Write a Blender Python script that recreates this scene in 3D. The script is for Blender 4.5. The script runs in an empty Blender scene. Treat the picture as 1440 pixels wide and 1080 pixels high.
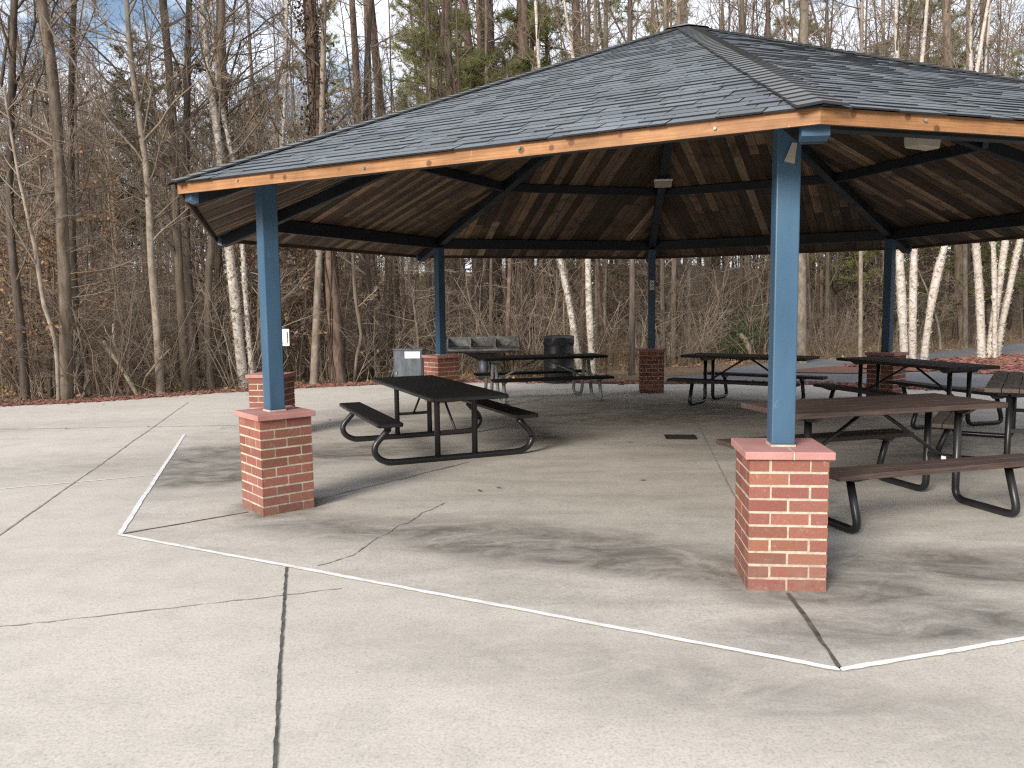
import bpy, math, random
import numpy as np
from mathutils import Vector, Matrix

SC = bpy.context.scene
COL = SC.collection
PI = math.pi
R = math.radians

# ------------------------------------------------------------------ camera numbers
FPX, CZ, PITCH, ROLL = 1136.8373, 1.6854, -0.0968, -0.0119


def ray(u, v):
    a = (u - 720) / FPX
    b = (540 - v) / FPX
    x = a * math.cos(ROLL) - b * math.sin(ROLL)
    vv = a * math.sin(ROLL) + b * math.cos(ROLL)
    c, s = math.cos(PITCH), math.sin(PITCH)
    return x, c - s * vv, s + c * vv


def atY(u, v, Y):
    x, y, z = ray(u, v)
    t = Y / y
    return Vector((x * t, Y, CZ + z * t))


def atZ(u, v, Z=0.0):
    x, y, z = ray(u, v)
    t = (Z - CZ) / z
    return Vector((x * t, y * t, Z))


# ------------------------------------------------------------------ mesh collector
class MB:
    def __init__(self):
        self.v, self.f, self.m, self.c, self.smooth = [], [], [], [], []

    def face(self, idx, mi=0, col=None, sm=False):
        self.f.append(tuple(idx)); self.m.append(mi); self.c.append(col); self.smooth.append(sm)

    def poly(self, pts, mi=0, col=None):
        n = len(self.v)
        self.v.extend([tuple(p) for p in pts])
        self.face(range(n, n + len(pts)), mi, col)

    def hexa(self, b, t, mi=0, col=None, cols=None):
        """b, t: four bottom and four top points, both counter-clockwise from above"""
        n = len(self.v)
        self.v.extend([tuple(p) for p in b]); self.v.extend([tuple(p) for p in t])
        self.face((n + 3, n + 2, n + 1, n), mi, col)
        self.face((n + 4, n + 5, n + 6, n + 7), mi, col)
        for i in range(4):
            j = (i + 1) % 4
            self.face((n + i, n + j, n + 4 + j, n + 4 + i), mi, col)

    def box(self, x0, x1, y0, y1, z0, z1, mi=0, col=None, M=None):
        b = [Vector((x0, y0, z0)), Vector((x1, y0, z0)), Vector((x1, y1, z0)), Vector((x0, y1, z0))]
        t = [Vector((p.x, p.y, z1)) for p in b]
        if M is not None:
            b = [M @ p for p in b]; t = [M @ p for p in t]
        self.hexa(b, t, mi, col)

    def beam(self, p, q, w, h, up=Vector((0, 0, 1)), mi=0, col=None):
        """rectangular bar from p to q, w across, h along up (centred)"""
        p, q = Vector(p), Vector(q)
        d = (q - p).normalized()
        s = d.cross(up).normalized()
        u = s.cross(d).normalized()
        o = [(-w / 2, -h / 2), (w / 2, -h / 2), (w / 2, h / 2), (-w / 2, h / 2)]
        b = [p + s * a + u * c for a, c in o]
        t = [q + s * a + u * c for a, c in o]
        self.hexa(b, t, mi, col)

    def tube(self, pts, rad, n=6, mi=0, col=None, cap=False, sm=True):
        pts = [Vector(p) for p in pts]
        k = len(pts)
        if not hasattr(rad, '__len__'):
            rad = [rad] * k
        prev = None
        base = len(self.v)
        for i, p in enumerate(pts):
            if i == 0: d = pts[1] - pts[0]
            elif i == k - 1: d = pts[-1] - pts[-2]
            else: d = pts[i + 1] - pts[i - 1]
            d = d.normalized() if d.length > 1e-9 else Vector((0, 0, 1))
            if prev is None:
                a = Vector((1, 0, 0)) if abs(d.x) < 0.8 else Vector((0, 1, 0))
                s = d.cross(a).normalized()
            else:
                s = prev - d * prev.dot(d)
                s = s.normalized() if s.length > 1e-6 else d.orthogonal().normalized()
            prev = s
            u = d.cross(s)
            r = rad[i]
            for j in range(n):
                an = 2 * PI * j / n
                w = p + s * (math.cos(an) * r) + u * (math.sin(an) * r)
                self.v.append((w.x, w.y, w.z))
        for i in range(k - 1):
            for j in range(n):
                a = base + i * n + j; b = base + i * n + (j + 1) % n
                self.face((a, b, b + n, a + n), mi, col, sm)
        if cap:
            self.face([base + j for j in range(n)][::-1], mi, col)
            e = base + (k - 1) * n
            self.face([e + j for j in range(n)], mi, col)

    def mesh(self, name, mats):
        me = bpy.data.meshes.new(name)
        me.from_pydata(self.v, [], self.f)
        for m in (mats if isinstance(mats, (list, tuple)) else [mats]):
            me.materials.append(m)
        if self.f:
            me.polygons.foreach_set('material_index', self.m)
            me.polygons.foreach_set('use_smooth', self.smooth)
        if any(c is not None for c in self.c):
            at = me.color_attributes.new('tone', 'FLOAT_COLOR', 'CORNER')
            buf = []
            for f, c in zip(self.f, self.c):
                c = c if c is not None else 1.0
                if not hasattr(c, '__len__'): c = (c, c, c)
                buf.extend((c[0], c[1], c[2], 1.0) * len(f))
            at.data.foreach_set('color', buf)
        me.update()
        return me


def link(name, me, parent=None):
    o = bpy.data.objects.new(name, me)
    COL.objects.link(o)
    if parent is not None:
        o.parent = parent
    return o


def build(name, mb, mats, parent=None, bevel=0):
    o = link(name, mb.mesh(name, mats), parent)
    if bevel:
        b = o.modifiers.new('bevel', 'BEVEL'); b.width = bevel; b.segments = 2; b.limit_method = 'ANGLE'
        b.angle_limit = R(40)
    return o


def tag(o, label, cat, group=None):
    o['label'] = label; o['category'] = cat
    if group: o['group'] = group
    return o


def empty(name, loc=(0, 0, 0), rz=0.0):
    o = bpy.data.objects.new(name, None)
    COL.objects.link(o)
    o.location = loc; o.rotation_euler = (0, 0, rz)
    o.empty_display_size = 0.2
    return o


def structure(o):
    o['kind'] = 'structure'; return o


def stuff(o):
    o['kind'] = 'stuff'; return o


# ------------------------------------------------------------------ materials
class NT:
    def __init__(self, name, rough=0.7, metal=0.0, spec=0.5):
        self.m = bpy.data.materials.new(name)
        self.m.use_nodes = True
        self.n = self.m.node_tree.nodes; self.l = self.m.node_tree.links
        self.b = self.n['Principled BSDF']
        self.b.inputs['Roughness'].default_value = rough
        self.b.inputs['Metallic'].default_value = metal
        self.b.inputs['Specular IOR Level'].default_value = spec
        self.tc = self.n.new('ShaderNodeTexCoord')

    def mapping(self, scale=(1, 1, 1), src='Object', rot=(0, 0, 0), loc=(0, 0, 0)):
        mp = self.n.new('ShaderNodeMapping')
        mp.inputs['Scale'].default_value = scale
        mp.inputs['Rotation'].default_value = rot
        mp.inputs['Location'].default_value = loc
        self.l.new(self.tc.outputs[src], mp.inputs['Vector'])
        return mp.outputs[0]

    def noise(self, scale, detail=4, rough=0.55, vec=None, dist=0.0):
        t = self.n.new('ShaderNodeTexNoise')
        t.inputs['Scale'].default_value = scale; t.inputs['Detail'].default_value = detail
        t.inputs['Roughness'].default_value = rough; t.inputs['Distortion'].default_value = dist
        self.l.new(vec if vec is not None else self.tc.outputs['Object'], t.inputs['Vector'])
        return t.outputs['Fac']

    def ramp(self, fac, stops, interp='LINEAR'):
        r = self.n.new('ShaderNodeValToRGB')
        r.color_ramp.interpolation = interp
        el = r.color_ramp.elements
        while len(el) < len(stops): el.new(0.5)
        for e, (p, c) in zip(el, stops):
            e.position = p
            if not hasattr(c, '__len__'): c = (c, c, c)
            e.color = (c[0], c[1], c[2], 1)
        self.l.new(fac, r.inputs['Fac'])
        return r.outputs['Color']

    def mix(self, a, b, fac=0.5, mode='MIX'):
        x = self.n.new('ShaderNodeMix'); x.data_type = 'RGBA'; x.blend_type = mode
        x.clamp_factor = True
        for s, i in ((a, 6), (b, 7)):
            if hasattr(s, 'links') or hasattr(s, 'is_linked'): self.l.new(s, x.inputs[i])
            else:
                s = s if hasattr(s, '__len__') else (s, s, s)
                x.inputs[i].default_value = (s[0], s[1], s[2], 1)
        if hasattr(fac, 'is_linked'): self.l.new(fac, x.inputs[0])
        else: x.inputs[0].default_value = fac
        return x.outputs[2]

    def math(self, op, a, b=0.0, c=None):
        x = self.n.new('ShaderNodeMath'); x.operation = op
        for i, s in enumerate((a, b, c)):
            if s is None: continue
            if hasattr(s, 'is_linked'): self.l.new(s, x.inputs[i])
            else: x.inputs[i].default_value = s
        return x.outputs[0]

    def tone(self):
        a = self.n.new('ShaderNodeVertexColor'); a.layer_name = 'tone'
        return a.outputs['Color']

    def color(self, s):
        if hasattr(s, 'is_linked'): self.l.new(s, self.b.inputs['Base Color'])
        else: self.b.inputs['Base Color'].default_value = (s[0], s[1], s[2], 1)
        return self

    def rough(self, s):
        self.l.new(s, self.b.inputs['Roughness']); return self

    def bump(self, h, strength=0.3, dist=0.02):
        b = self.n.new('ShaderNodeBump')
        b.inputs['Strength'].default_value = strength; b.inputs['Distance'].default_value = dist
        self.l.new(h, b.inputs['Height']); self.l.new(b.outputs[0], self.b.inputs['Normal'])
        return self

    def blob(self, x, y, r, sx=1.0, sy=1.0, rot=0.0):
        """1 at a ground point fading to 0 at radius r (ellipse) - a stain's own place on the slab"""
        mp = self.n.new('ShaderNodeMapping'); mp.vector_type = 'TEXTURE'
        mp.inputs['Location'].default_value = (x, y, 0)
        mp.inputs['Rotation'].default_value = (0, 0, rot)
        mp.inputs['Scale'].default_value = (r * sx, r * sy, 50)
        self.l.new(self.tc.outputs['Object'], mp.inputs['Vector'])
        g = self.n.new('ShaderNodeTexGradient'); g.gradient_type = 'SPHERICAL'
        self.l.new(mp.outputs[0], g.inputs['Vector'])
        return g.outputs['Fac']


def mat_concrete(name, base, dark, blobs, amount):
    t = NT(name, 0.88, 0, 0.3)
    big = t.noise(0.55, 6, 0.62)
    mid = t.noise(4.0, 6, 0.65)
    fine = t.noise(70, 3, 0.7)
    col = t.ramp(big, [(0.3, [c * 0.92 for c in base]), (0.52, base), (0.75, [min(1, c * 1.06) for c in base])])
    col = t.mix(col, t.ramp(mid, [(0.34, 0.88), (0.52, 1.0), (0.72, 1.04)]), 0.75, 'MULTIPLY')
    col = t.mix(col, t.ramp(fine, [(0.3, 0.70), (0.5, 1.0), (0.74, 1.14)]), 0.9, 'MULTIPLY')
    sand = t.noise(26, 8, 0.8)
    col = t.mix(col, t.ramp(sand, [(0.30, 0.62), (0.42, 0.94), (0.5, 1.0), (0.72, 1.08)]), 0.85, 'MULTIPLY')
    # dark pits
    vor = t.n.new('ShaderNodeTexVoronoi'); vor.inputs['Scale'].default_value = 38
    t.l.new(t.tc.outputs['Object'], vor.inputs['Vector'])
    pit = t.ramp(vor.outputs['Distance'], [(0.04, 0.62), (0.13, 1.0)])
    col = t.mix(col, pit, t.ramp(t.noise(2.1, 3), [(0.5, 0.0), (0.68, 0.8)]), 'MULTIPLY')
    vor2 = t.n.new('ShaderNodeTexVoronoi'); vor2.inputs['Scale'].default_value = 2.3
    t.l.new(t.mapping((1.0, 1.9, 1.0), rot=(0, 0, 0.4)), vor2.inputs['Vector'])
    spot = t.ramp(vor2.outputs['Distance'], [(0.035, 0.55), (0.06, 1.0)])
    col = t.mix(col, spot, t.ramp(t.noise(1.3, 2), [(0.5, 0.0), (0.6, 0.7)]), 'MULTIPLY')
    # sweeping grime streaks
    streak = t.noise(1.0, 8, 0.68, t.mapping((0.7, 2.6, 1), rot=(0, 0, 0.25)), 0.6)
    grime = t.ramp(streak, [(0.44, 0.0), (0.66, 1.0)])
    grit = t.ramp(t.noise(2.2, 10, 0.72, t.mapping((0.9, 1.6, 1), rot=(0, 0, -0.35)), 1.0), [(0.34, 0.0), (0.66, 1.0)])
    fac = None
    for bl in blobs:
        k = bl[-1]; f = t.math('MULTIPLY', t.blob(*bl[:-1]), k)
        fac = f if fac is None else t.math('MAXIMUM', fac, f)
    if fac is not None:
        w = t.math('ADD', t.math('MULTIPLY', grit, 0.75), t.math('MULTIPLY', streak, 0.45))
        st = t.math('MULTIPLY', t.ramp(fac, [(0.0, 0.0), (0.55, 1.0)]), w)
        st = t.math('MINIMUM', st, 0.9)
        col = t.mix(col, dark, st)
    col = t.mix(col, dark, t.math('MULTIPLY', grime, amount))
    t.color(col)
    t.bump(t.mix(fine, mid, 0.35), 0.25, 0.004)
    return t.m


def mat_bark(name, c1, c2, scale=9.0, stretch=0.16, bump=0.7, light=None):
    t = NT(name, 0.92, 0, 0.15)
    v = t.mapping((1, 1, stretch))
    a = t.noise(scale, 6, 0.68, v, 0.5)
    b = t.noise(1.3, 4, 0.6)
    col = t.ramp(a, [(0.32, c1), (0.62, c2)])
    col = t.mix(col, t.ramp(b, [(0.3, 0.72), (0.7, 1.22)]), 0.8, 'MULTIPLY')
    if light:
        col = t.mix(col, light, t.ramp(t.noise(5, 5, 0.7), [(0.55, 0.0), (0.68, 0.75)]))
    oi = t.n.new('ShaderNodeObjectInfo')
    col = t.mix(col, t.ramp(oi.outputs['Random'], [(0.0, 0.72), (0.5, 1.0), (1.0, 1.3)]), 0.9, 'MULTIPLY')
    t.color(col)
    t.bump(a, bump, 0.02)
    return t.m


def mat_twig(name, c1, c2):
    t = NT(name, 0.9, 0, 0.15)
    col = t.ramp(t.noise(1.1, 3), [(0.3, c1), (0.7, c2)])
    oi = t.n.new('ShaderNodeObjectInfo')
    col = t.mix(col, t.ramp(oi.outputs['Random'], [(0.0, 0.7), (0.5, 1.0), (1.0, 1.3)]), 0.9, 'MULTIPLY')
    t.color(col)
    return t.m


def mat_leaf(name, stops, scale=3.0, transl=0.25):
    t = NT(name, 0.75, 0, 0.2)
    col = t.ramp(t.noise(scale, 4, 0.7), stops)
    try:
        col = t.mix(col, t.tone(), 1.0, 'MULTIPLY')
    except Exception:
        pass
    t.color(col)
    tr = t.n.new('ShaderNodeBsdfTranslucent'); t.l.new(col, tr.inputs['Color'])
    ms = t.n.new('ShaderNodeMixShader'); ms.inputs[0].default_value = transl
    t.l.new(t.b.outputs[0], ms.inputs[1]); t.l.new(tr.outputs[0], ms.inputs[2])
    t.l.new(ms.outputs[0], t.n['Material Output'].inputs['Surface'])
    return t.m


def mat_steel(name, c, rough=0.38, spec=0.5, wear=0.2, light=None):
    t = NT(name, rough, 0, spec)
    a = t.noise(3.0, 5, 0.6, t.mapping((1.5, 1.5, 0.35)))
    col = t.ramp(a, [(0.3, [x * (1 - wear) for x in c]), (0.7, [min(1, x * (1 + wear)) for x in c])])
    s = t.noise(40, 4, 0.75)
    col = t.mix(col, light or [min(1, x * 1.9 + 0.05) for x in c], t.ramp(s, [(0.68, 0.0), (0.76, 0.55)]))
    col = t.mix(col, [x * .62 for x in c], t.ramp(t.noise(9, 5, 0.7, t.mapping((1, 1, 0.12))), [(0.52, 0.0), (0.72, 0.55)]))
    col = t.mix(col, light or [min(1, x * 1.9 + 0.05) for x in c], t.ramp(t.noise(7, 6, 0.8, t.mapping((1, 1, 0.5), loc=(5, 2, 1))), [(0.66, 0.0), (0.74, 0.4)]))
    t.color(col)
    t.rough(t.ramp(a, [(0.3, rough * 0.8), (0.7, min(1, rough * 1.35))]))
    t.bump(t.noise(25, 2), 0.05, 0.002)
    return t.m


M = {}
M['apron'] = mat_concrete('pale_concrete', (0.555, 0.512, 0.45), (0.20, 0.182, 0.158),
                          [(-4.9, 8.6, 1.6, 1.6, 0.7, 0.2, 0.35), (1.0, 3.4, 1.6, 1.5, 0.35, -0.32, 0.45),
                           (-7.5, 11.5, 2.0, 1.6, 0.5, 0.3, 0.3)], 0.10)
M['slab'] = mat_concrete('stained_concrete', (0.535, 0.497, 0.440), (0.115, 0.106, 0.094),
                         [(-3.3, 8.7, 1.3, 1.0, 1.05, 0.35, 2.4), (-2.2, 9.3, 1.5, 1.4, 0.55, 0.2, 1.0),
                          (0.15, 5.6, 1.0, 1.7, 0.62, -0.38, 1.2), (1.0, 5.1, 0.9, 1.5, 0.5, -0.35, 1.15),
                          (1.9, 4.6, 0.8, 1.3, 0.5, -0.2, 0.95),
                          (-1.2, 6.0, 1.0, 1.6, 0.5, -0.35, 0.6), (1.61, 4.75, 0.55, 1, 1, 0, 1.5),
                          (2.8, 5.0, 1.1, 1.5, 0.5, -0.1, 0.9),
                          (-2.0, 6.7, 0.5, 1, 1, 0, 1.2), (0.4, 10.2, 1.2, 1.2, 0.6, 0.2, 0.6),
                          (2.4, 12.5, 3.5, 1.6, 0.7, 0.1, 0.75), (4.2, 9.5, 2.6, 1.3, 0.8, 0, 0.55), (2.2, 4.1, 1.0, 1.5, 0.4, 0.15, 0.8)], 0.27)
t = NT('white_line_paint', 0.7)
t.color(t.mix(t.ramp(t.noise(6, 4), [(0.3, (0.68, 0.67, 0.65)), (0.6, (0.82, 0.81, 0.80))]), (0.4, 0.37, 0.33),
              t.ramp(t.noise(22, 6, 0.8), [(0.62, 0.0), (0.72, 0.7)])))
M['paint'] = t.m
t = NT('dark_joint', 0.95); t.color(t.ramp(t.noise(14, 4), [(0.3, (0.035, 0.032, 0.028)), (0.7, (0.13, 0.12, 0.10))])); M['joint'] = t.m
t = NT('faint_joint', 0.95); t.color(t.ramp(t.noise(9, 4), [(0.3, (0.17, 0.158, 0.14)), (0.6, (0.36, 0.335, 0.30))])); M['faint'] = t.m
t = NT('asphalt', 0.92)
t.color(t.mix(t.ramp(t.noise(1.2, 5), [(0.3, (0.12, 0.121, 0.126)), (0.7, (0.175, 0.175, 0.18))]),
              t.ramp(t.noise(90, 3, 0.8), [(0.3, 0.7), (0.7, 1.2)]), 0.8, 'MULTIPLY'))
t.bump(t.noise(120, 3), 0.3, 0.005); M['asphalt'] = t.m
t = NT('red_mulch', 0.95)
t.color(t.mix(t.ramp(t.noise(26, 6, 0.75, t.mapping((1, 2.2, 1), rot=(0, 0, 0.7))), [(0.3, (0.055, 0.029, 0.022)), (0.5, (0.17, 0.08, 0.058)), (0.72, (0.30, 0.165, 0.125))]),
              t.ramp(t.noise(1.2, 4), [(0.3, 0.75), (0.7, 1.15)]), 0.8, 'MULTIPLY'))
t.bump(t.noise(26, 6), 0.9, 0.03); M['mulch'] = t.m
t = NT('mulch_chips', 0.9); t.color(t.mix((0.22, 0.102, 0.075), t.tone(), 1.0, 'MULTIPLY')); M['chip'] = t.m
t = NT('forest_floor', 0.96)
a = t.noise(11, 8, 0.78)
col = t.ramp(a, [(0.30, (0.055, 0.038, 0.024)), (0.47, (0.16, 0.108, 0.066)), (0.62, (0.31, 0.22, 0.135)), (0.78, (0.43, 0.325, 0.205))])
col = t.mix(col, (0.19, 0.17, 0.075), t.ramp(t.noise(0.28, 4), [(0.5, 0.0), (0.66, 0.45)]))
col = t.mix(col, (0.20, 0.10, 0.055), t.ramp(t.noise(0.20, 3, 0.5, t.mapping((1, 1, 1), loc=(7, 3, 0))), [(0.52, 0.0), (0.68, 0.6)]))
t.color(col); t.bump(a, 1.0, 0.06); M['floor'] = t.m

# bark
M['bark_grey'] = mat_bark('grey_brown_bark', (0.078, 0.058, 0.042), (0.225, 0.18, 0.138), 10, 0.18, 0.7)
M['bark_dark'] = mat_bark('dark_bark', (0.04, 0.031, 0.025), (0.14, 0.112, 0.09), 11, 0.15, 0.9)
M['bark_pine'] = mat_bark('pine_bark', (0.05, 0.034, 0.026), (0.19, 0.135, 0.105), 9, 0.3, 1.0)
M['bark_light'] = mat_bark('pale_grey_bark', (0.125, 0.10, 0.076), (0.29, 0.245, 0.195), 8, 0.5, 0.5)
t = NT('peeling_birch_bark', 0.85, 0, 0.2)
v = t.mapping((1, 1, 1.5))
a = t.noise(6.5, 7, 0.78, v, 1.4)
col = t.ramp(a, [(0.34, (0.20, 0.14, 0.10)), (0.42, (0.42, 0.34, 0.27)), (0.50, (0.52, 0.475, 0.42)), (0.68, (0.70, 0.67, 0.61))])
col = t.mix(col, (0.17, 0.125, 0.092), t.ramp(t.noise(9, 5, 0.7, t.mapping((1.0, 1.0, 5.0), loc=(3, 1, 0)), 0.5), [(0.60, 0.0), (0.70, 0.75)]))
col = t.mix(col, (0.14, 0.10, 0.075), t.ramp(t.noise(2.4, 4, 0.7, t.mapping((1, 1, 2.0), loc=(9, 4, 0)), 0.8), [(0.60, 0.0), (0.70, 0.7)]))
t.color(col); t.bump(a, 0.9, 0.03); M['birch'] = t.m
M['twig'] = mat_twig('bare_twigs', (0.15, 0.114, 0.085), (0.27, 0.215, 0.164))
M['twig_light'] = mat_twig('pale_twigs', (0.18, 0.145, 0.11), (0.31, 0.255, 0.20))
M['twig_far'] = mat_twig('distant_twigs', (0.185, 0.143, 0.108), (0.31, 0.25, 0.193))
M['needle'] = mat_leaf('pine_needles', [(0.3, (0.15, 0.165, 0.06)), (0.5, (0.28, 0.285, 0.12)), (0.72, (0.42, 0.41, 0.20))], 1.4, 0.42)
M['needle_dull'] = mat_leaf('dull_conifer', [(0.3, (0.05, 0.055, 0.026)), (0.5, (0.10, 0.098, 0.05)), (0.72, (0.165, 0.15, 0.085))], 0.8, 0.2)
M['beech'] = mat_leaf('dry_beech_leaves', [(0.3, (0.15, 0.095, 0.06)), (0.5, (0.28, 0.18, 0.115)), (0.72, (0.44, 0.315, 0.215))], 5, 0.3)
M['vine'] = mat_leaf('dry_vine_leaves', [(0.3, (0.05, 0.035, 0.025)), (0.5, (0.09, 0.065, 0.045)), (0.72, (0.15, 0.11, 0.08))], 5, 0.2)
M['holly'] = mat_leaf('evergreen_leaves', [(0.3, (0.02, 0.04, 0.012)), (0.5, (0.045, 0.085, 0.025)), (0.72, (0.09, 0.14, 0.05))], 4, 0.2)
M['litter'] = mat_leaf('fallen_leaves', [(0.3, (0.13, 0.085, 0.05)), (0.5, (0.27, 0.185, 0.115)), (0.72, (0.43, 0.32, 0.21))], 7, 0.15)
M['deadwood'] = mat_bark('dead_branch', (0.14, 0.105, 0.075), (0.36, 0.29, 0.22), 12, 0.2, 0.5)

# shelter
M['blue'] = mat_steel('blue_painted_steel', (0.047, 0.108, 0.180), 0.36, 0.5, 0.12, (0.26, 0.33, 0.40))
M['beam'] = mat_steel('dark_blue_steel', (0.012, 0.016, 0.022), 0.5, 0.4, 0.15, (0.06, 0.07, 0.08))
t = NT('brick_face', 0.85, 0, 0.25)
col = t.mix((0.258, 0.105, 0.078), t.tone(), 1.0, 'MULTIPLY')
col = t.mix(col, t.ramp(t.noise(90, 4, 0.8), [(0.3, 0.72), (0.7, 1.22)]), 0.8, 'MULTIPLY')
col = t.mix(col, (0.42, 0.36, 0.32), t.ramp(t.noise(18, 8, 0.85), [(0.57, 0.0), (0.68, 0.65)]))
sep = t.n.new('ShaderNodeSeparateXYZ'); t.l.new(t.tc.outputs['Object'], sep.inputs[0])
low = t.math('MULTIPLY', t.ramp(sep.outputs['Z'], [(0.05, 1.0), (0.26, 0.0)]), t.ramp(t.noise(14, 6, 0.75), [(0.4, 0.0), (0.62, 0.75)]))
col = t.mix(col, (0.24, 0.15, 0.12), low)
t.color(col); t.bump(t.noise(110, 4, 0.7), 0.5, 0.004); M['brick'] = t.m
t = NT('cream_mortar', 0.95)
mcol = t.ramp(t.noise(22, 5, 0.7), [(0.3, (0.34, 0.29, 0.23)), (0.65, (0.57, 0.50, 0.40))])
sep = t.n.new('ShaderNodeSeparateXYZ'); t.l.new(t.tc.outputs['Object'], sep.inputs[0])
low = t.math('MULTIPLY', t.ramp(sep.outputs['Z'], [(0.03, 1.0), (0.22, 0.0)]), t.ramp(t.noise(8, 5, 0.7), [(0.4, 0.0), (0.6, 0.8)]))
t.color(t.mix(mcol, (0.26, 0.17, 0.14), low))
t.bump(t.noise(60, 4), 0.5, 0.004); M['mortar'] = t.m
t = NT('pink_cap_stone', 0.85, 0, 0.25)
t.color(t.mix(t.ramp(t.noise(5, 4), [(0.3, (0.395, 0.19, 0.17)), (0.7, (0.48, 0.255, 0.232))]), t.ramp(t.noise(100, 4, 0.8), [(0.3, 0.85), (0.7, 1.12)]), 0.8, 'MULTIPLY'))
t.bump(t.noise(80, 3), 0.25, 0.003); M['cap'] = t.m
t = NT('asphalt_shingle', 0.93, 0, 0.2)
col = t.mix((0.146, 0.164, 0.178), t.tone(), 1.0, 'MULTIPLY')
col = t.mix(col, t.ramp(t.noise(140, 3, 0.85), [(0.3, 0.55), (0.7, 1.35)]), 0.8, 'MULTIPLY')
col = t.mix(col, t.ramp(t.noise(0.9, 5), [(0.3, 0.86), (0.7, 1.12)]), 0.8, 'MULTIPLY')
t.color(col); t.bump(t.noise(160, 3), 0.4, 0.004); M['shingle'] = t.m
t = NT('ridge_shingle', 0.93, 0, 0.2)
col = t.mix((0.155, 0.164, 0.172), t.tone(), 1.0, 'MULTIPLY')
col = t.mix(col, t.ramp(t.noise(140, 3, 0.85), [(0.3, 0.6), (0.7, 1.35)]), 0.8, 'MULTIPLY')
t.color(col); M['ridge'] = t.m
t = NT('orange_stained_wood', 0.6, 0, 0.35)
gr = t.noise(6, 6, 0.7, t.mapping((0.35, 0.35, 14), rot=(0, 0, 0)), 0.4)
col = t.ramp(gr, [(0.25, (0.17, 0.075, 0.028)), (0.5, (0.32, 0.155, 0.064)), (0.75, (0.45, 0.25, 0.12))])
col = t.mix(col, t.ramp(t.noise(2.6, 6, 0.7), [(0.3, 0.6), (0.65, 1.18)]), 0.9, 'MULTIPLY')
vo = t.n.new('ShaderNodeTexVoronoi'); vo.inputs['Scale'].default_value = 7.5
t.l.new(t.tc.outputs['Object'], vo.inputs['Vector'])
col = t.mix(col, (0.12, 0.045, 0.018), t.ramp(vo.outputs['Distance'], [(0.12, 0.9), (0.19, 0.0)]))
col = t.mix(col, (0.8, 0.66, 0.5), t.ramp(t.noise(3, 5, 0.8, t.mapping((1, 1, 0.2), loc=(4, 2, 0))), [(0.66, 0.0), (0.72, 0.55)]))
t.color(col); t.bump(gr, 0.15, 0.004); M['fascia'] = t.m
t = NT('weathered_ceiling_boards', 0.75, 0, 0.3)
pv = t.n.new('ShaderNodeVectorMath'); pv.operation = 'MULTIPLY'
uvn = t.n.new('ShaderNodeUVMap'); uvn.uv_map = 'board'
t.l.new(uvn.outputs[0], pv.inputs[0]); pv.inputs[1].default_value = (26, 1.3, 1)
g1 = t.noise(1.0, 7, 0.72, pv.outputs[0], 0.35)
col = t.mix((0.142, 0.099, 0.066), t.tone(), 1.0, 'MULTIPLY')
col = t.mix(col, t.ramp(g1, [(0.28, 0.38), (0.52, 1.0), (0.76, 1.75)]), 0.9, 'MULTIPLY')
col = t.mix(col, (0.03, 0.02, 0.013), t.ramp(t.noise(2.2, 6, 0.75), [(0.5, 0.0), (0.66, 0.75)]))
t.color(col); t.bump(g1, 0.2, 0.004); M['ceil'] = t.m
t = NT('raw_dark_wood', 0.8); t.color(t.ramp(t.noise(5, 5), [(0.3, (0.045, 0.028, 0.018)), (0.7, (0.12, 0.075, 0.045))])); M['rawwood'] = t.m
# furniture
t = NT('black_coated_top', 0.7, 0, 0.2)
t.color(t.ramp(t.noise(60, 3), [(0.3, (0.008, 0.008, 0.008)), (0.7, (0.014, 0.014, 0.014))])); M['blacktop'] = t.m
M['blacktube'] = mat_steel('black_powder_coat', (0.014, 0.014, 0.015), 0.33, 0.5, 0.2, (0.07, 0.07, 0.07))
M['galv'] = mat_steel('galvanised_tube', (0.22, 0.245, 0.235), 0.45, 0.5, 0.25, (0.4, 0.41, 0.4))
def mat_plank(name, c1, c2, c3):
    t = NT(name, 0.7, 0, 0.3)
    g = t.noise(3.2, 7, 0.7, t.mapping((0.9, 26, 26)), 0.3)
    col = t.ramp(g, [(0.3, c1), (0.5, c2), (0.74, c3)])
    col = t.mix(col, t.ramp(t.noise(2.2, 5, 0.7), [(0.3, 0.75), (0.7, 1.2)]), 0.8, 'MULTIPLY')
    t.color(col); t.bump(g, 0.25, 0.003)
    return t.m
M['plank_brown'] = mat_plank('brown_recycled_plank', (0.038, 0.025, 0.021), (0.078, 0.053, 0.045), (0.14, 0.10, 0.085))
M['plank_dark'] = mat_plank('dark_recycled_plank', (0.022, 0.018, 0.017), (0.048, 0.039, 0.036), (0.095, 0.08, 0.075))
M['plank_grey'] = mat_plank('grey_brown_plank', (0.085, 0.067, 0.054), (0.15, 0.122, 0.10), (0.235, 0.195, 0.16))
t = NT('weathered_zinc', 0.55, 0.3, 0.5)
a = t.noise(4, 6, 0.7, t.mapping((2, 2, 0.6)))
t.color(t.ramp(a, [(0.3, (0.035, 0.044, 0.055)), (0.5, (0.07, 0.084, 0.098)), (0.75, (0.14, 0.155, 0.168))])); M['zinc'] = t.m
t = NT('stained_grill_steel', 0.5, 0.2, 0.5)
a = t.noise(3.5, 7, 0.72, t.mapping((1.2, 1.2, 2)))
t.color(t.ramp(a, [(0.3, (0.03, 0.026, 0.023)), (0.45, (0.075, 0.075, 0.073)), (0.6, (0.14, 0.142, 0.138)), (0.75, (0.27, 0.24, 0.20))])); M['grill'] = t.m
t = NT('charred_iron', 0.7, 0.2, 0.4); t.color(t.ramp(t.noise(8, 5), [(0.3, (0.012, 0.011, 0.010)), (0.7, (0.05, 0.045, 0.042))])); M['char'] = t.m
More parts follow.
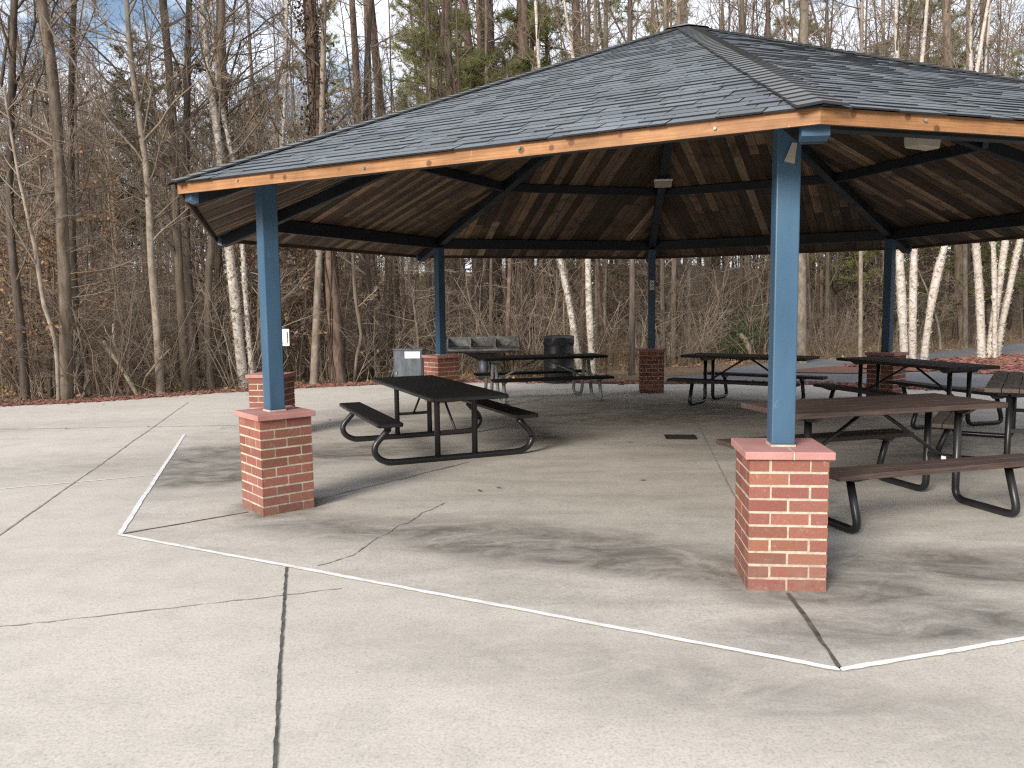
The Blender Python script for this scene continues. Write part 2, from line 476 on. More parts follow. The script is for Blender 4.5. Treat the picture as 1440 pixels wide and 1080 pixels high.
t = NT('black_drum_paint', 0.4, 0, 0.5); t.color(t.ramp(t.noise(6, 5), [(0.3, (0.009, 0.0095, 0.010)), (0.7, (0.022, 0.023, 0.026))])); M['drum'] = t.m
t = NT('black_liner_film', 0.22, 0, 0.6); t.color((0.02, 0.021, 0.024)); t.bump(t.noise(14, 5, 0.7), 0.5, 0.02); M['liner'] = t.m
t = NT('white_enamel', 0.45); t.color(t.ramp(t.noise(8, 4), [(0.3, (0.70, 0.71, 0.72)), (0.7, (0.84, 0.85, 0.86))])); M['white'] = t.m
t = NT('white_label_paper', 0.7); t.color((0.78, 0.78, 0.76)); M['paper'] = t.m
t = NT('grey_print', 0.7); t.color((0.22, 0.22, 0.23)); M['print'] = t.m
t = NT('lamp_lens', 0.5, 0, 0.4); t.color((0.42, 0.39, 0.33)); M['lens'] = t.m
t = NT('bolt_zinc', 0.55, 0.3, 0.4); t.color((0.26, 0.26, 0.26)); M['bolt'] = t.m
t = NT('teal_bolt_paint', 0.5, 0, 0.5); t.color((0.045, 0.17, 0.22)); M['teal'] = t.m
t = NT('cast_iron', 0.7, 0.2, 0.4); t.color((0.02, 0.02, 0.02)); M['iron'] = t.m

# ------------------------------------------------------------------ shelter layout
S = 1.16
OX, OY = 1.8481 * S, 8.7368 * S
ROT = -0.0993
RC, A_, CA, HB, HT, RS, RF, ZF, ZA, CH = (4.6146 * S, 0.1924 * S, 0.2166 * S, 0.785, 0.832, 5.6936 * S, 5.2181 * S, 2.650, 5.01, 0.0586 * S)


def ed(k):
    th = -PI / 2 + ROT - k * PI / 4
    return Vector((math.cos(th), math.sin(th), 0))


O3 = Vector((OX, OY, 0))


def vtx(k, r, z=0.0):
    return O3 + ed(k) * r + Vector((0, 0, z))


SL = (ZA - ZF) / RF            # fall along a hip per metre of hip radius


def roofz(r):                  # roof top along a hip
    return ZA - SL * r


# ------------------------------------------------------------------ terrain
def smooth(a, b, x):
    t = max(0.0, min(1.0, (x - a) / (b - a)))
    return t * t * (3 - 2 * t)


def gz(x, y):
    d = math.hypot(x - 1.0, y - 9)
    z = -0.03
    back = smooth(19.5 + 6.5 * smooth(1.5, 7, x), 48, y + 0.10 * abs(x) * (1 - smooth(1.5, 7, x))) * 3.6
    z += back * (0.75 + 0.35 * smooth(-12, 6, x)) * (1 - 0.35 * smooth(8, 22, x))
    z += smooth(14 + 6 * smooth(2, 7, x), 34, d) * 0.22 * (math.sin(x * 0.43 + 1.3) * math.cos(y * 0.37) + 0.5 * math.sin(x * 0.9 + y * 0.7))
    z += smooth(60, 160, d) * 6.0
    return z


mb = MB()
xs = sorted(set([-260, -200, -150, -110, -80] + [i * 2.0 - 60 for i in range(61)] + [80, 110, 150, 200, 260]))
ys = sorted(set([-200, -140, -90, -60, -40, -25] + [i * 1.6 - 12 for i in range(60)] + [100, 130, 170, 220, 300]))
for y in ys:
    for x in xs:
        mb.v.append((x, y, gz(x, y)))
nx = len(xs)
for j in range(len(ys) - 1):
    for i in range(nx - 1):
        a = j * nx + i
        mb.face((a, a + 1, a + nx + 1, a + nx), 0, None, True)
structure(build('forest_ground', mb, M['floor']))

# concrete apron outline (counter-clockwise seen from above)
edge = [(9.0, 14.2), (8.7, 14.7), (7.8, 15.3), (7.0, 15.9), (6.2, 16.4), (5.0, 16.75), (3.2, 16.95), (2.1, 17.15), (0.6, 17.6),
        (-0.6, 17.85), (-1.9, 17.9), (-3.1, 17.5), (-4.25, 17.1), (-5.8, 16.35), (-7.1, 15.35), (-8.1, 14.7), (-9.2, 14.4), (-13, 13.9), (-20, 13.6)]
rng = random.Random(5)
def fine_edge(e, n=6, j=0.03):
    o = []
    for (x0, y0), (x1, y1) in zip(e, e[1:]):
        for i in range(n):
            t_ = i / n
            o.append((x0 + (x1 - x0) * t_, y0 + (y1 - y0) * t_))
    o.append(e[-1])
    return o
outline = [(-20, -7), (14, -7), (14, 9.0), (10.5, 11.5)] + edge
mb = MB()
cx, cy = 1, 8
top = [Vector((x, y, 0)) for x, y in outline]
mb.poly(top)
for i in range(len(top)):
    a, b = top[i], top[(i + 1) % len(top)]
    mb.poly([a, a - Vector((0, 0, .12)), b - Vector((0, 0, .12)), b])
structure(build('concrete_apron', mb, M['apron']))
# octagonal shelter floor, a sheet on the apron
mb = MB()
mb.poly([vtx(k, RS, 0.004) for k in range(8)][::-1])
structure(build('shelter_floor', mb, M['slab']))


def ribbon(mb, pts, w, z, rng, jit=0.25, step=0.09):
    P = [Vector((p[0], p[1], z)) for p in pts]
    L, Rr = [], []
    for a, b in zip(P, P[1:]):
        d = b - a; n = max(2, int(d.length / step)); u = d.normalized(); s = Vector((-u.y, u.x, 0))
        for i in range(n + (1 if b is P[-1] else 0)):
            p = a + d * (i / n)
            ww = w / 2
            L.append(p + s * ww * (1 + rng.uniform(-jit, jit))); Rr.append(p - s * ww * (1 + rng.uniform(-jit, jit)))
    n0 = len(mb.v)
    for l, r in zip(L, Rr):
        mb.v.append(tuple(l)); mb.v.append(tuple(r))
    for i in range(len(L) - 1):
        a = n0 + 2 * i
        mb.face((a, a + 1, a + 3, a + 2))


def wob(p, q, n, j, rng):
    p, q = Vector(p), Vector(q); s = (q - p).normalized(); s = Vector((-s.y, s.x))
    out = [p]
    for i in range(1, n):
        out.append(p.lerp(q, i / n) + s * rng.uniform(-j, j))
    return out + [q]


def g2(u, v):
    p = atZ(u, v); return Vector((p.x, p.y))


rng = random.Random(11)
mb = MB()
ring = [vtx(k, RS) for k in (2, 1, 0, 7, 6)]
for a, b in zip(ring, ring[1:]):
    ribbon(mb, wob((a.x, a.y), (b.x, b.y), 9, 0.006, rng), 0.038, 0.008, rng, 0.2, .05)
structure(build('white_painted_line', mb, M['paint']))
mb = MB()
ribbon(mb, wob(g2(0, 688), g2(222, 668), 6, .006, rng), 0.022, 0.004, rng, 0.4)
ribbon(mb, wob(g2(-200, 706), g2(0, 688), 4, .006, rng), 0.022, 0.004, rng, 0.4)
structure(build('thin_white_joint', mb, M['paint']))
mb = MB()
ribbon(mb, wob(g2(403, 798), g2(384, 1100), 6, .003, rng), 0.015, 0.004, rng, 0.45, 0.03)
structure(build('open_expansion_joint', mb, M['joint']))
mb = MB()
p0, p1 = g2(0, 752), g2(265, 566)
ribbon(mb, wob(p0 + (p0 - p1) * 0.4, p1, 14, .007, rng), 0.015, 0.004, rng, 0.5)
structure(build('tooled_joint', mb, M['faint']))
mb = MB()
pa, pb = g2(0, 882), g2(480, 828)
ribbon(mb, wob(pa + (pa - pb) * 0.3, pb, 30, .012, rng), 0.009, 0.0035, rng, 0.85, .05)
ribbon(mb, wob(g2(0, 604), g2(340, 598), 8, .02, rng), 0.014, 0.0035, rng, 0.6)
structure(build('apron_crack', mb, M['faint']))
mb = MB()
for k, r1, r0 in ((0, RS - .02, RC + .26), (1, RS - .02, RC + .26)):
    a, b = vtx(k, r1), vtx(k, r0)
    ribbon(mb, wob((a.x, a.y), (b.x, b.y), 5, .006, rng), 0.022, 0.008, rng, 0.5)
structure(build('slab_corner_joint', mb, M['joint']))
mb = MB()
a, b = vtx(0, RC - .26), g2(962, 560)
ribbon(mb, wob((a.x, a.y), (b.x, b.y), 8, .006, rng), 0.012, 0.008, rng, 0.5)
a, b = vtx(1, RC - .26), g2(640, 655)
ribbon(mb, wob((a.x, a.y), (b.x, b.y), 8, .01, rng), 0.012, 0.008, rng, 0.5)
ribbon(mb, [g2(u, v) for u, v in ((446, 797), (462, 793), (480, 787), (496, 782), (510, 772), (516, 768), (530, 757), (543, 752), (560, 740), (572, 737), (588, 727), (593, 722), (606, 718), (625, 708))], 0.010, 0.0084, rng, 0.9, 0.025)
ribbon(mb, wob(g2(560, 676), g2(660, 650), 6, .02, rng), 0.012, 0.0082, rng, 0.6)
structure(build('slab_crack', mb, M['faint']))

# red mulch strip, beds and asphalt path
def sheet(name, poly, mat, z, drape=True, seg=0.5):
    mb = MB()
    mb.poly([Vector((x, y, z)) for x, y in poly])
    return structure(build(name, mb, mat))
def strip(name, line, w, mat, dz, side=1):
    mb = MB(); rg = random.Random(len(line))
    ln = fine_edge(line, 5)
    prev = None
    for i, (x, y) in enumerate(ln):
        a = Vector(ln[max(0, i - 1)]); b = Vector(ln[min(len(ln) - 1, i + 1)])
        d = (b - a).normalized(); s = Vector((-d.y, d.x)) * side
        q = Vector((x, y)) + s * (w + rg.uniform(-.08, .08))
        mb.v.append((x, y, dz)); mb.v.append((q.x, q.y, max(dz, gz(q.x, q.y) + 0.004 + (dz + .03))))
        if i:
            n = len(mb.v); mb.face((n - 4, n - 2, n - 1, n - 3) if side < 0 else (n - 4, n - 3, n - 1, n - 2))
    return structure(build(name, mb, mat))
strip('red_mulch_strip', edge, 0.62, M['mulch'], -0.012, -1)
strip('leaf_strewn_verge', [(x * 1.0, y + 0.60) for x, y in edge[8:]], 1.2, M['floor'], -0.02, -1)


def ground_poly(name, pts, mat, lift):
    """polygon laid on the terrain as a fan of small strips"""
    import mathutils.geometry as mg
    P = [Vector((p[0], p[1], 0)) for p in pts]
    xs_ = [p.x for p in P]; ys_ = [p.y for p in P]
    mb = MB(); st = 0.8
    # triangulate and subdivide
    tris = mg.tessellate_polygon([P])
    def sub(a, b, c, d):
        if d == 0:
            mb.poly([(q.x, q.y, gz2(q.x, q.y) + lift) for q in (a, b, c)]); return
        ab, bc, ca = (a + b) / 2, (b + c) / 2, (c + a) / 2
        for t_ in ((a, ab, ca), (ab, b, bc), (ca, bc, c), (ab, bc, ca)): sub(*t_, d - 1)
    for t_ in tris: 
        a, b, c = [P[i] for i in t_]
        if (b - a).cross(c - a).z < 0: b, c = c, b
        sub(a, b, c, 4)
    o = build(name, mb, mat)
    return structure(o)


# terrain is sampled on the coarse sheet so that the laid-on strips follow it exactly
def gz2(x, y):
    import bisect
    i = max(0, min(nx - 2, bisect.bisect_right(xs, x) - 1)); j = max(0, min(len(ys) - 2, bisect.bisect_right(ys, y) - 1))
    fx = (x - xs[i]) / (xs[i + 1] - xs[i]); fy = (y - ys[j]) / (ys[j + 1] - ys[j])
    z00, z10, z01, z11 = gz(xs[i], ys[j]), gz(xs[i + 1], ys[j]), gz(xs[i], ys[j + 1]), gz(xs[i + 1], ys[j + 1])
    zb = (z00 * (1 - fx) + z10 * fx) * (1 - fy) + (z01 * (1 - fx) + z11 * fx) * fy
    return max(zb, z00 * (1 - fx - fy) + z10 * fx + z01 * fy if fx + fy < 1 else z11 * (fx + fy - 1) + z10 * (1 - fy) + z01 * (1 - fx))


ground_poly('asphalt_path', [(2.9, 17.55), (4.3, 17.5), (5.5, 17.35), (7.1, 16.75), (8.7, 16.0), (10.5, 14.6), (13, 12.5), (19, 11.5), (19, 15.5), (14, 15.6),
                             (11.4, 18.3), (10.2, 19.4), (8.0, 18.95), (6.7, 19.35), (6.7, 20.0), (8.3, 21.2), (9.8, 21.7), (11.8, 22.7), (13.7, 24.0), (16.1, 25.3), (24, 28), (24, 33), (18.5, 29.2), (13.7, 26.4),
                             (12.2, 25.3), (10.0, 24.4), (7.6, 23.2), (5.6, 20.8), (4.2, 19.0), (3.2, 18.3)], M['asphalt'], 0.02)
ground_poly('red_mulch_bed', [(6.75, 19.4), (8.0, 19.0), (10.25, 19.45), (11.5, 18.4), (14.2, 15.7), (19, 15.6), (24, 20), (24, 27.9), (16.2, 25.2), (13.8, 23.9), (11.9, 22.6), (9.9, 21.6), (8.3, 21.1), (6.75, 19.95)], M['mulch'], 0.035)
ground_poly('red_mulch_margin', [(6.6, 16.9), (7.2, 16.5), (9.2, 14.6), (10.6, 11.6), (14, 9.1), (16, 9.1), (13, 12.4), (10.5, 14.5), (8.7, 15.9), (7.1, 16.7)], M['mulch'], 0.03)

# loose mulch chips
mb = MB(); rng = random.Random(21)
def chip(mb, x, y, z, rng, l=0.05, w=0.016):
    a = rng.uniform(0, PI); l *= rng.uniform(.5, 1.5); w *= rng.uniform(.6, 1.5)
    d = Vector((math.cos(a), math.sin(a), rng.uniform(-.35, .35))) * l; s = Vector((-math.sin(a), math.cos(a), rng.uniform(-.4, .4))) * w
    c = Vector((x, y, z + .012)); k = rng.uniform(.45, 1.5)
    u = Vector((0, 0, w * .6))
    b = [c - d - s, c + d - s, c + d + s, c - d + s]
    mb.hexa(b, [p + u for p in b], 0, (k, k * rng.uniform(.8, 1.1), k * rng.uniform(.8, 1.1)))
le = fine_edge(edge, 8)
for i in range(5200):
    j = rng.randrange(len(le) - 1); x, y = le[j]
    if abs(x) > 10.5: continue
    x += rng.gauss(0, .08); y += rng.random() ** 1.2 * 0.62 - .03 - (rng.random() ** 2 * .3 if i % 9 == 0 else 0)
    chip(mb, x, y, -0.004, rng)
for i in range(3800):
    x = rng.uniform(8.7, 19); y = rng.uniform(16, 26)
    if y > 21.2 + (x - 8.7) * .55 or y < 20 - (x - 8.7) * .75: continue
    chip(mb, x, y, gz(x, y) + 0.04, rng, .07, .024)
stuff(build('loose_mulch_chips', mb, M['chip']))

# ------------------------------------------------------------------ the shelter
sh = empty('picnic_shelter', (OX, OY, 0))
tag(sh, 'open octagonal picnic shelter with grey shingle roof on blue posts and brick piers', 'shelter')
def P(name, mb, mats, parent=sh, bevel=0, loc=(OX, OY, 0)):
    """part given in world coordinates, stored relative to the shelter's base"""
    for i, v in enumerate(mb.v):
        mb.v[i] = (v[0] - OX, v[1] - OY, v[2])
    return build(name, mb, mats, parent, bevel)


rng = random.Random(3)
cosv = math.cos(PI / 8)
for k in range(8):
    # slope between hip k and hip k+1 ; local frame: s along the eave, t up the slope
    ea, eb = vtx(k, RF, ZF), vtx(k + 1, RF, ZF)
    apex = O3 + Vector((0, 0, ZA))
    mid = (ea + eb) / 2
    sdir = (eb - ea).normalized(); tdir = (apex - mid); TL = tdir.length; tdir = tdir.normalized()
    nrm = sdir.cross(tdir)
    if nrm.z < 0: nrm = -nrm
    half = (eb - ea).length / 2
    def rp(s, t_, n): return mid + sdir * s + tdir * t_ + nrm * n
    # ---- shingles
    mb = MB()
    over = 0.035; ex = 0.128; nc = int((TL + over) / ex)
    for c in range(nc + 1):
        t0 = -over + c * ex; t1 = min(t0 + ex + 0.02, TL - .01)
        h0 = half * (1 - t0 / TL); h1 = max(0.0, half * (1 - t1 / TL))
        if t1 <= t0: break
        s = -h0 + (-rng.random() * .3)
        while s < h0:
            w = rng.choice((.12, .15, .18, .21, .25, .29)) * rng.uniform(.85, 1.15)
            thick = rng.random() < .52
            n_lo = 0.0145 if thick else 0.0085
            k_ = rng.choice((0.86, 0.95, 1.0, 1.05, 1.12)) * rng.uniform(.93, 1.07) * (1.03 if thick else .95)
            colr = (k_, k_ * rng.uniform(.98, 1.02), k_ * rng.uniform(.97, 1.04))
            s0, s1 = max(s, -h0), min(s + w, h0)
            tt = t0 + (rng.uniform(-.004, .004) if thick else 0.012)
            if s1 - s0 > .01:
                u0, u1 = max(-h1, min(h1, s0 + .01 * rng.random())), max(-h1, min(h1, s1 - .012 * rng.random()))
                lo = n_lo
                b = [rp(s0, tt, lo - .010), rp(s1, tt, lo - .010)]
                f = [rp(s0, tt, lo), rp(s1, tt, lo), rp(u1, t1, .005), rp(u0, t1, .005)]
                n0 = len(mb.v)
                mb.v.extend([tuple(p) for p in f + b])
                mb.face((n0, n0 + 1, n0 + 2, n0 + 3) if True else (), 0, colr)
                dk = (.2, .2, .22)  # tab edges painted dark in place of the tabs' shadow
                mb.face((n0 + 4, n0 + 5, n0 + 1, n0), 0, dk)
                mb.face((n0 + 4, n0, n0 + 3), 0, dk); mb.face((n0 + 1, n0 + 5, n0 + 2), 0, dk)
            s += w
    # solid deck under the shingles
    mb.poly([rp(-half, 0, .001), rp(half, 0, .001), rp(0, TL, .001)], 0, (.35, .35, .35))
    P('shingle_slope', mb, M['shingle'])
    # ---- fascia board with mitred ends
    mb = MB()
    out = (mid - Vector((OX, OY, mid.z))); out.z = 0; out.normalize()
    th = 0.022; zt, zb = ZF - 0.006, ZF - 0.086
    fa = [ea, eb]; inner = RF - th / cosv
    ia, ib = vtx(k, inner, 0), vtx(k + 1, inner, 0)
    bb = [Vector((ea.x, ea.y, zb)), Vector((eb.x, eb.y, zb)), Vector((ib.x, ib.y, zb)), Vector((ia.x, ia.y, zb))]
    mb.hexa(bb, [Vector((p.x, p.y, zt)) for p in bb])
    mb.m = [0 if (len(set(f)) == 4 and sum(1 for i in f if i in (0, 1, 4, 5)) == 4) else 1 for f in mb.f]
    fo = P('fascia_board', mb, [M['fascia'], M['rawwood']])
    # bolt heads along the fascia
    nb = 4
    for i in range(nb):
        q = ea.lerp(eb, (i + .45) / nb) + out * 0.004
        q.z = zb + (0.05 if i % 2 else .035)
        mb = MB()
        mb.tube([q - out * .004, q + out * .007], .0095, 8, cap=True)
        P('bolt_head', mb, M['teal'] if (k == 0 and i in (1, 2)) else M['bolt'])
    # ---- ceiling boards, running up the slope
    mb = MB(); uvs = []
    s = -half + .01; bw = 0.135
    n_c = -0.055
    while s < half - .01:
        s0, s1 = s + .003, min(s + bw - .003, half - .012)
        # clip by hips : |s| <= half*(1-t/TL)
        te0 = TL * (1 - abs(s0) / half); te1 = TL * (1 - abs(s1) / half)
        tb = .03
        k_ = rng.choice((.34, .42, .5, .6, .7, .8, 1.0, 1.3)) * rng.uniform(.85, 1.15)
        if rng.random() < .14: k_ = rng.uniform(1.7, 2.6)
        tint = (k_, k_ * rng.uniform(.92, 1.05), k_ * rng.uniform(.85, 1.1))
        cuts = [tb]
        tm = max(te0, te1)
        if tm > 2.2 and rng.random() < .75: cuts.append(rng.uniform(.8, tm - .8))
        cuts.append(tm)
        for ci in range(len(cuts) - 1):
            a0, a1 = cuts[ci] + .0015, cuts[ci + 1] - .0015
            if ci: 
                kk = rng.choice((.4, .6, .8, 1.0, 1.5)); tint = (kk, kk * rng.uniform(.92, 1.03), kk * rng.uniform(.85, 1.05))
            p00, p01 = min(a0, te0), min(a0, te1); p10, p11 = min(a1, te0), min(a1, te1)
            if p10 - p00 < .01 and p11 - p01 < .01: continue
            dn = n_c + rng.uniform(-.002, .002)
            pts = [(s0, p00), (s0, p10), (s1, p11), (s1, p01)]
            mb.poly([rp(a, b, dn) for a, b in pts], 0, tint)
            off = rng.uniform(0, 50)
            uvs.append([(a + off, b + off) for a, b in pts])
        s += bw
    mb.poly([rp(-half + .02, .02, -.045), rp(0, TL, -.045), rp(half - .02, .02, -.045)], 0, (.1, .1, .1)); uvs.append([(0, 0)] * 3)
    o = P('ceiling_boards', mb, M['ceil'])
    ul = o.data.uv_layers.new(name='board')
    ul.data.foreach_set('uv', [c for f in uvs for p in f for c in p])
    # ---- hip cap shingles over hip k
    mb = MB()
    h = (apex - ea); HL = h.length; hd = h.normalized()
    sl = vtx(k - 1, RF, ZF) - ea; sl = (sl - hd * sl.dot(hd)).normalized()
    sr = eb - ea; sr = (sr - hd * sr.dot(hd)).normalized()
    up = (sl + sr) * -1
    up = up.normalized() if up.z < 0 else up
    up = Vector((0, 0, 1)) - hd * hd.z; up.normalize()
    n_h = int(HL / .125)
    for i in range(n_h):
        t0 = -.045 + i * .125; t1 = min(t0 + .155, HL + .02)
        k_ = rng.choice((.92, .97, 1.0, 1.05, 1.1)); colr = (k_, k_ * .99, k_ * rng.uniform(.94, 1.02))
        w = .125 + rng.uniform(-.006, .006)
        lo, hi = .034, .024
        c0, c1 = ea + hd * t0, ea + hd * t1
        L0, L1 = c0 + sl * w, c1 + sl * w; R0, R1 = c0 + sr * w, c1 + sr * w
        n0 = len(mb.v)
        pts = [c0 + up * lo, c1 + up * hi, L1 + up * hi, L0 + up * lo, R0 + up * lo, R1 + up * hi,
               c0 + up * (lo - .014), L0 + up * (lo - .014), R0 + up * (lo - .014), L1 + up * (hi - .012), R1 + up * (hi - .012)]
        mb.v.extend([tuple(p) for p in pts])
        mb.face((n0, n0 + 1, n0 + 2, n0 + 3), 0, colr); mb.face((n0, n0 + 4, n0 + 5, n0 + 1), 0, colr)
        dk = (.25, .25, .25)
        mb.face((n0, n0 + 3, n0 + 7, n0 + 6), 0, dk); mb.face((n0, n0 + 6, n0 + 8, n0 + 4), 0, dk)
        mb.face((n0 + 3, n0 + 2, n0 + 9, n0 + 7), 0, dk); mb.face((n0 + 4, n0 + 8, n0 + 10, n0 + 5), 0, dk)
    P('hip_ridge_cap', mb, M['ridge'])
    # ---- steel: hip beam, eave beam, purlin
    under = 0.068
    def hz(r): return roofz(r) - under
    HD = 0.145
    mb = MB()
    r1, r0 = RF - .135, .16
    e = ed(k); sd = Vector((-e.y, e.x, 0)) * .0625
    b = []; tp = []
    for r in (r1, r0):
        c = O3 + e * r
        b.append((c + Vector((0, 0, hz(r) - HD)))); tp.append((c + Vector((0, 0, hz(r)))))
    mb.hexa([b[0] - sd, b[0] + sd, b[1] + sd, b[1] - sd], [tp[0] - sd, tp[0] + sd, tp[1] + sd, tp[1] - sd])
    P('hip_beam', mb, M['beam'], bevel=.006)
    # end plate closing the steel tube
    mb = MB()
    c = O3 + e * (r1 + .003)
    z0 = hz(r1) - HD + .012; z1 = hz(r1) - .02
    mb.hexa([c - sd * 1.12 + Vector((0, 0, z0)), c - sd * 1.12 + e * .055 + Vector((0, 0, z0 + .02)), c + sd * 1.12 + e * .055 + Vector((0, 0, z0 + .02)), c + sd * 1.12 + Vector((0, 0, z0))][::-1],
            [c - sd * 1.12 + Vector((0, 0, z1)), c - sd * 1.12 + e * .055 + Vector((0, 0, z1)), c + sd * 1.12 + e * .055 + Vector((0, 0, z1)), c + sd * 1.12 + Vector((0, 0, z1))][::-1])
    P('beam_end_cap', mb, M['blue'])
    for nm, r, dep, w in (('eave_beam', RC, .17, .075), ('purlin', 3.5, .125, .06)):
        mb = MB()
        pa, pb = vtx(k, r), vtx(k + 1, r)
        d = (pb - pa).normalized()
        zt_ = hz(r) + .0
        pa2, pb2 = pa + d * .075, pb - d * .075
        n_ = Vector((-d.y, d.x, 0)) * w / 2
        b = [pa2 - n_, pb2 - n_, pb2 + n_, pa2 + n_]
        mb.hexa([p + Vector((0, 0, zt_ - dep)) for p in b], [p + Vector((0, 0, zt_)) for p in b])
        P(nm, mb, M['beam'], bevel=.005)
    # ---- post
    ec = ed(k); et = Vector((-ec.y, ec.x, 0))
    Mx = Matrix.Translation(vtx(k, RC)) @ Matrix(((ec.x, et.x, 0, 0), (ec.y, et.y, 0, 0), (0, 0, 1, 0), (0, 0, 0, 1)))
    mb = MB()
    ztop = hz(RC) - HD - .002
    mb.box(-CH, CH, -CH, CH, HT + .012, ztop, M=Mx)
    po = P('post', mb, M['blue'], bevel=.008)
    mb = MB(); mb.box(-CH - .004, CH + .004, -CH - .004, CH + .004, HT, HT + .0115, M=Mx)
    bp = build('caulk_joint', mb, M['mortar'], None)
    for v in bp.data.vertices: v.co = v.co - Vector((OX, OY, 0))
    bp.parent = po
    # ---- brick pier
    mbb = MB(); mm = MB()
    rec = .0035
    mm.box(-A_ + rec, A_ - rec, -A_ + rec, A_ - rec, 0.0, HB, M=Mx)
    nr = 10; ch = HB / nr; j = .0072
    for row in range(nr):
        z0, z1 = row * ch + (.0 if row == 0 else j), (row + 1) * ch - (j if row < nr - 1 else 0)
        for f in range(4):
            an = f * PI / 2
            Mf = Mx @ Matrix.Rotation(an, 4, 'Z')
            long_ = (row + f) % 2 == 0
            splits = [0, .5, 1] if long_ else [0, .27, .77, 1]
            # face plane at x=+A_ ; runs in y from -A_ to A_
            trim = .012 if f % 2 else 0.0
            span0, span1 = -A_ + trim, A_ - trim
            for si in range(len(splits) - 1):
                y0 = -A_ + 2 * A_ * splits[si] + (j if si else trim); y1 = -A_ + 2 * A_ * splits[si + 1] - (j if si < len(splits) - 2 else trim)
                y0 += rng.uniform(-.003, .003) if si else 0; y1 += rng.uniform(-.003, .003) if si < len(splits) - 2 else 0
                kk = rng.choice((.82, .9, .96, 1.0, 1.04, 1.1, 1.16)) * rng.uniform(.95, 1.05)
                if row < 1: kk *= .88
                mbb.box(A_ - .012, A_ + rng.uniform(-.0012, .0012), y0, y1, z0 + rng.uniform(-.001, .0025), z1 - rng.uniform(-.001, .0025), 0, (kk, kk * rng.uniform(.92, 1.08), kk * rng.uniform(.9, 1.08)), Mf)
    pr_ = P('brick_pier', mbb, M['brick'])
    mo = build('mortar_core', mm, M['mortar'], pr_)
    for v in mo.data.vertices: v.co = v.co - Vector((OX, OY, 0))
    for sgn in (-1, 1):
        mb = MB()
        y0, y1 = (-CA, -.004 + .02) if sgn < 0 else (.004 + .02, CA)
        mb.box(-CA, CA, y0, y1, HB, HT, M=Mx)
        co = build('pier_cap', mb, M['cap'], pr_, .006)
        for v in co.data.vertices: v.co = v.co - Vector((OX, OY, 0))
    mb = MB(); mb.box(-CA + .004, CA - .004, .0165, .0235, HB + .001, HT - .002, M=Mx)
    co = build('cap_joint', mb, M['mortar'], pr_)
    for v in co.data.vertices: v.co = v.co - Vector((OX, OY, 0))
# crown cap on the peak
mb = MB()
n0 = len(mb.v); mb.v.append((OX, OY, ZA + .045))
for k in range(8): mb.v.append(tuple(vtx(k, .34, roofz(.34) + .052)))
for k in range(8): mb.face((n0, n0 + 1 + (k + 1) % 8, n0 + 1 + k), 0, (1, 1, 1))
P('peak_cap', mb, M['ridge'])
mb = MB(); mb.tube([Vector((OX, OY, ZA - .42)), Vector((OX, OY, ZA - .10))], .22, 8, cap=True, sm=False)
P('hub_ring', mb, M['beam'])
# small flange on the near post's head, sunlight put into its pale colour
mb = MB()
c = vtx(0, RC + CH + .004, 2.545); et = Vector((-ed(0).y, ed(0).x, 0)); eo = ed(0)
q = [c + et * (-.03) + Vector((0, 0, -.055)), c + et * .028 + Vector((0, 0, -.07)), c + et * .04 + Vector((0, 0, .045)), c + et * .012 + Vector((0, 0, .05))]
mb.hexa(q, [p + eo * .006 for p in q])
P('sunlit_gusset_plate', mb, M['lens'])

# ------------------------------------------------------------------ fixtures on the shelter
def ceiling_light(p, rz, label):
    t_ = empty('ceiling_light', p, rz)
    tag(t_, label, 'light')
    mb = MB()
    mb.box(-.14, .14, -.07, .07, -.035, 0)
    build('housing', mb, M['white'], t_, .008)
    mb = MB()
    b = [(-.13, -.062, -.12), (.13, -.062, -.12), (.13, .062, -.12), (-.13, .062, -.12)]
    c = [(-.137, -.068, -.035), (.137, -.068, -.035), (.137, .068, -.035), (-.137, .068, -.035)]
    mb.hexa(b, c)
    build('lens', mb, M['lens'], t_, .01)
    return t_


r = 2.95; p = vtx(4, r, roofz(r) - .068 - .145)
ceiling_light(p, math.atan2(ed(4).y, ed(4).x) + PI / 2, 'small pale ceiling light under the back hip beam, in the middle of the roof')
p0 = vtx(7, 3.6); p1 = vtx(0, 3.6); pm = p0.lerp(p1, .45)
pm = atY(1297, 205, 6.4)
ceiling_light((pm.x, pm.y, pm.z + .1), .5, 'pale wedge-shaped ceiling light just under the right roof edge')

g = vtx(2, RC)
eo = ed(2); et = Vector((-eo.y, eo.x, 0))
bx = empty('outlet_box', (g.x, g.y, 0), 0); tag(bx, 'white outlet box with its cover flap open, on the far left post', 'outlet box')
# stands out on the side of the post that faces the picnic floor
pc = atY(407, 473, g.y - .02)
side = Vector((1, 0, 0))
mb = MB(); x0 = CH * 1.02
Mb = Matrix.Rotation(math.atan2(-eo.y, -eo.x), 4, 'Z')
mb.box(CH + .001, CH + .12, -.085, .085, pc.z - .12, pc.z + .12, M=Mb)
build('box_body', mb, M['white'], bx, .008)
mb = MB()
Mc = Mb @ Matrix.Translation((CH + .122, -.085, pc.z)) @ Matrix.Rotation(R(-12), 4, 'Z')
mb.box(.0, .13, -.02, -.004, -.12, .10, M=Mc)
mb.box(.02, .11, -.045, -.02, -.08, .07, M=Mc)
build('cover_flap', mb, M['white'], bx, .005)

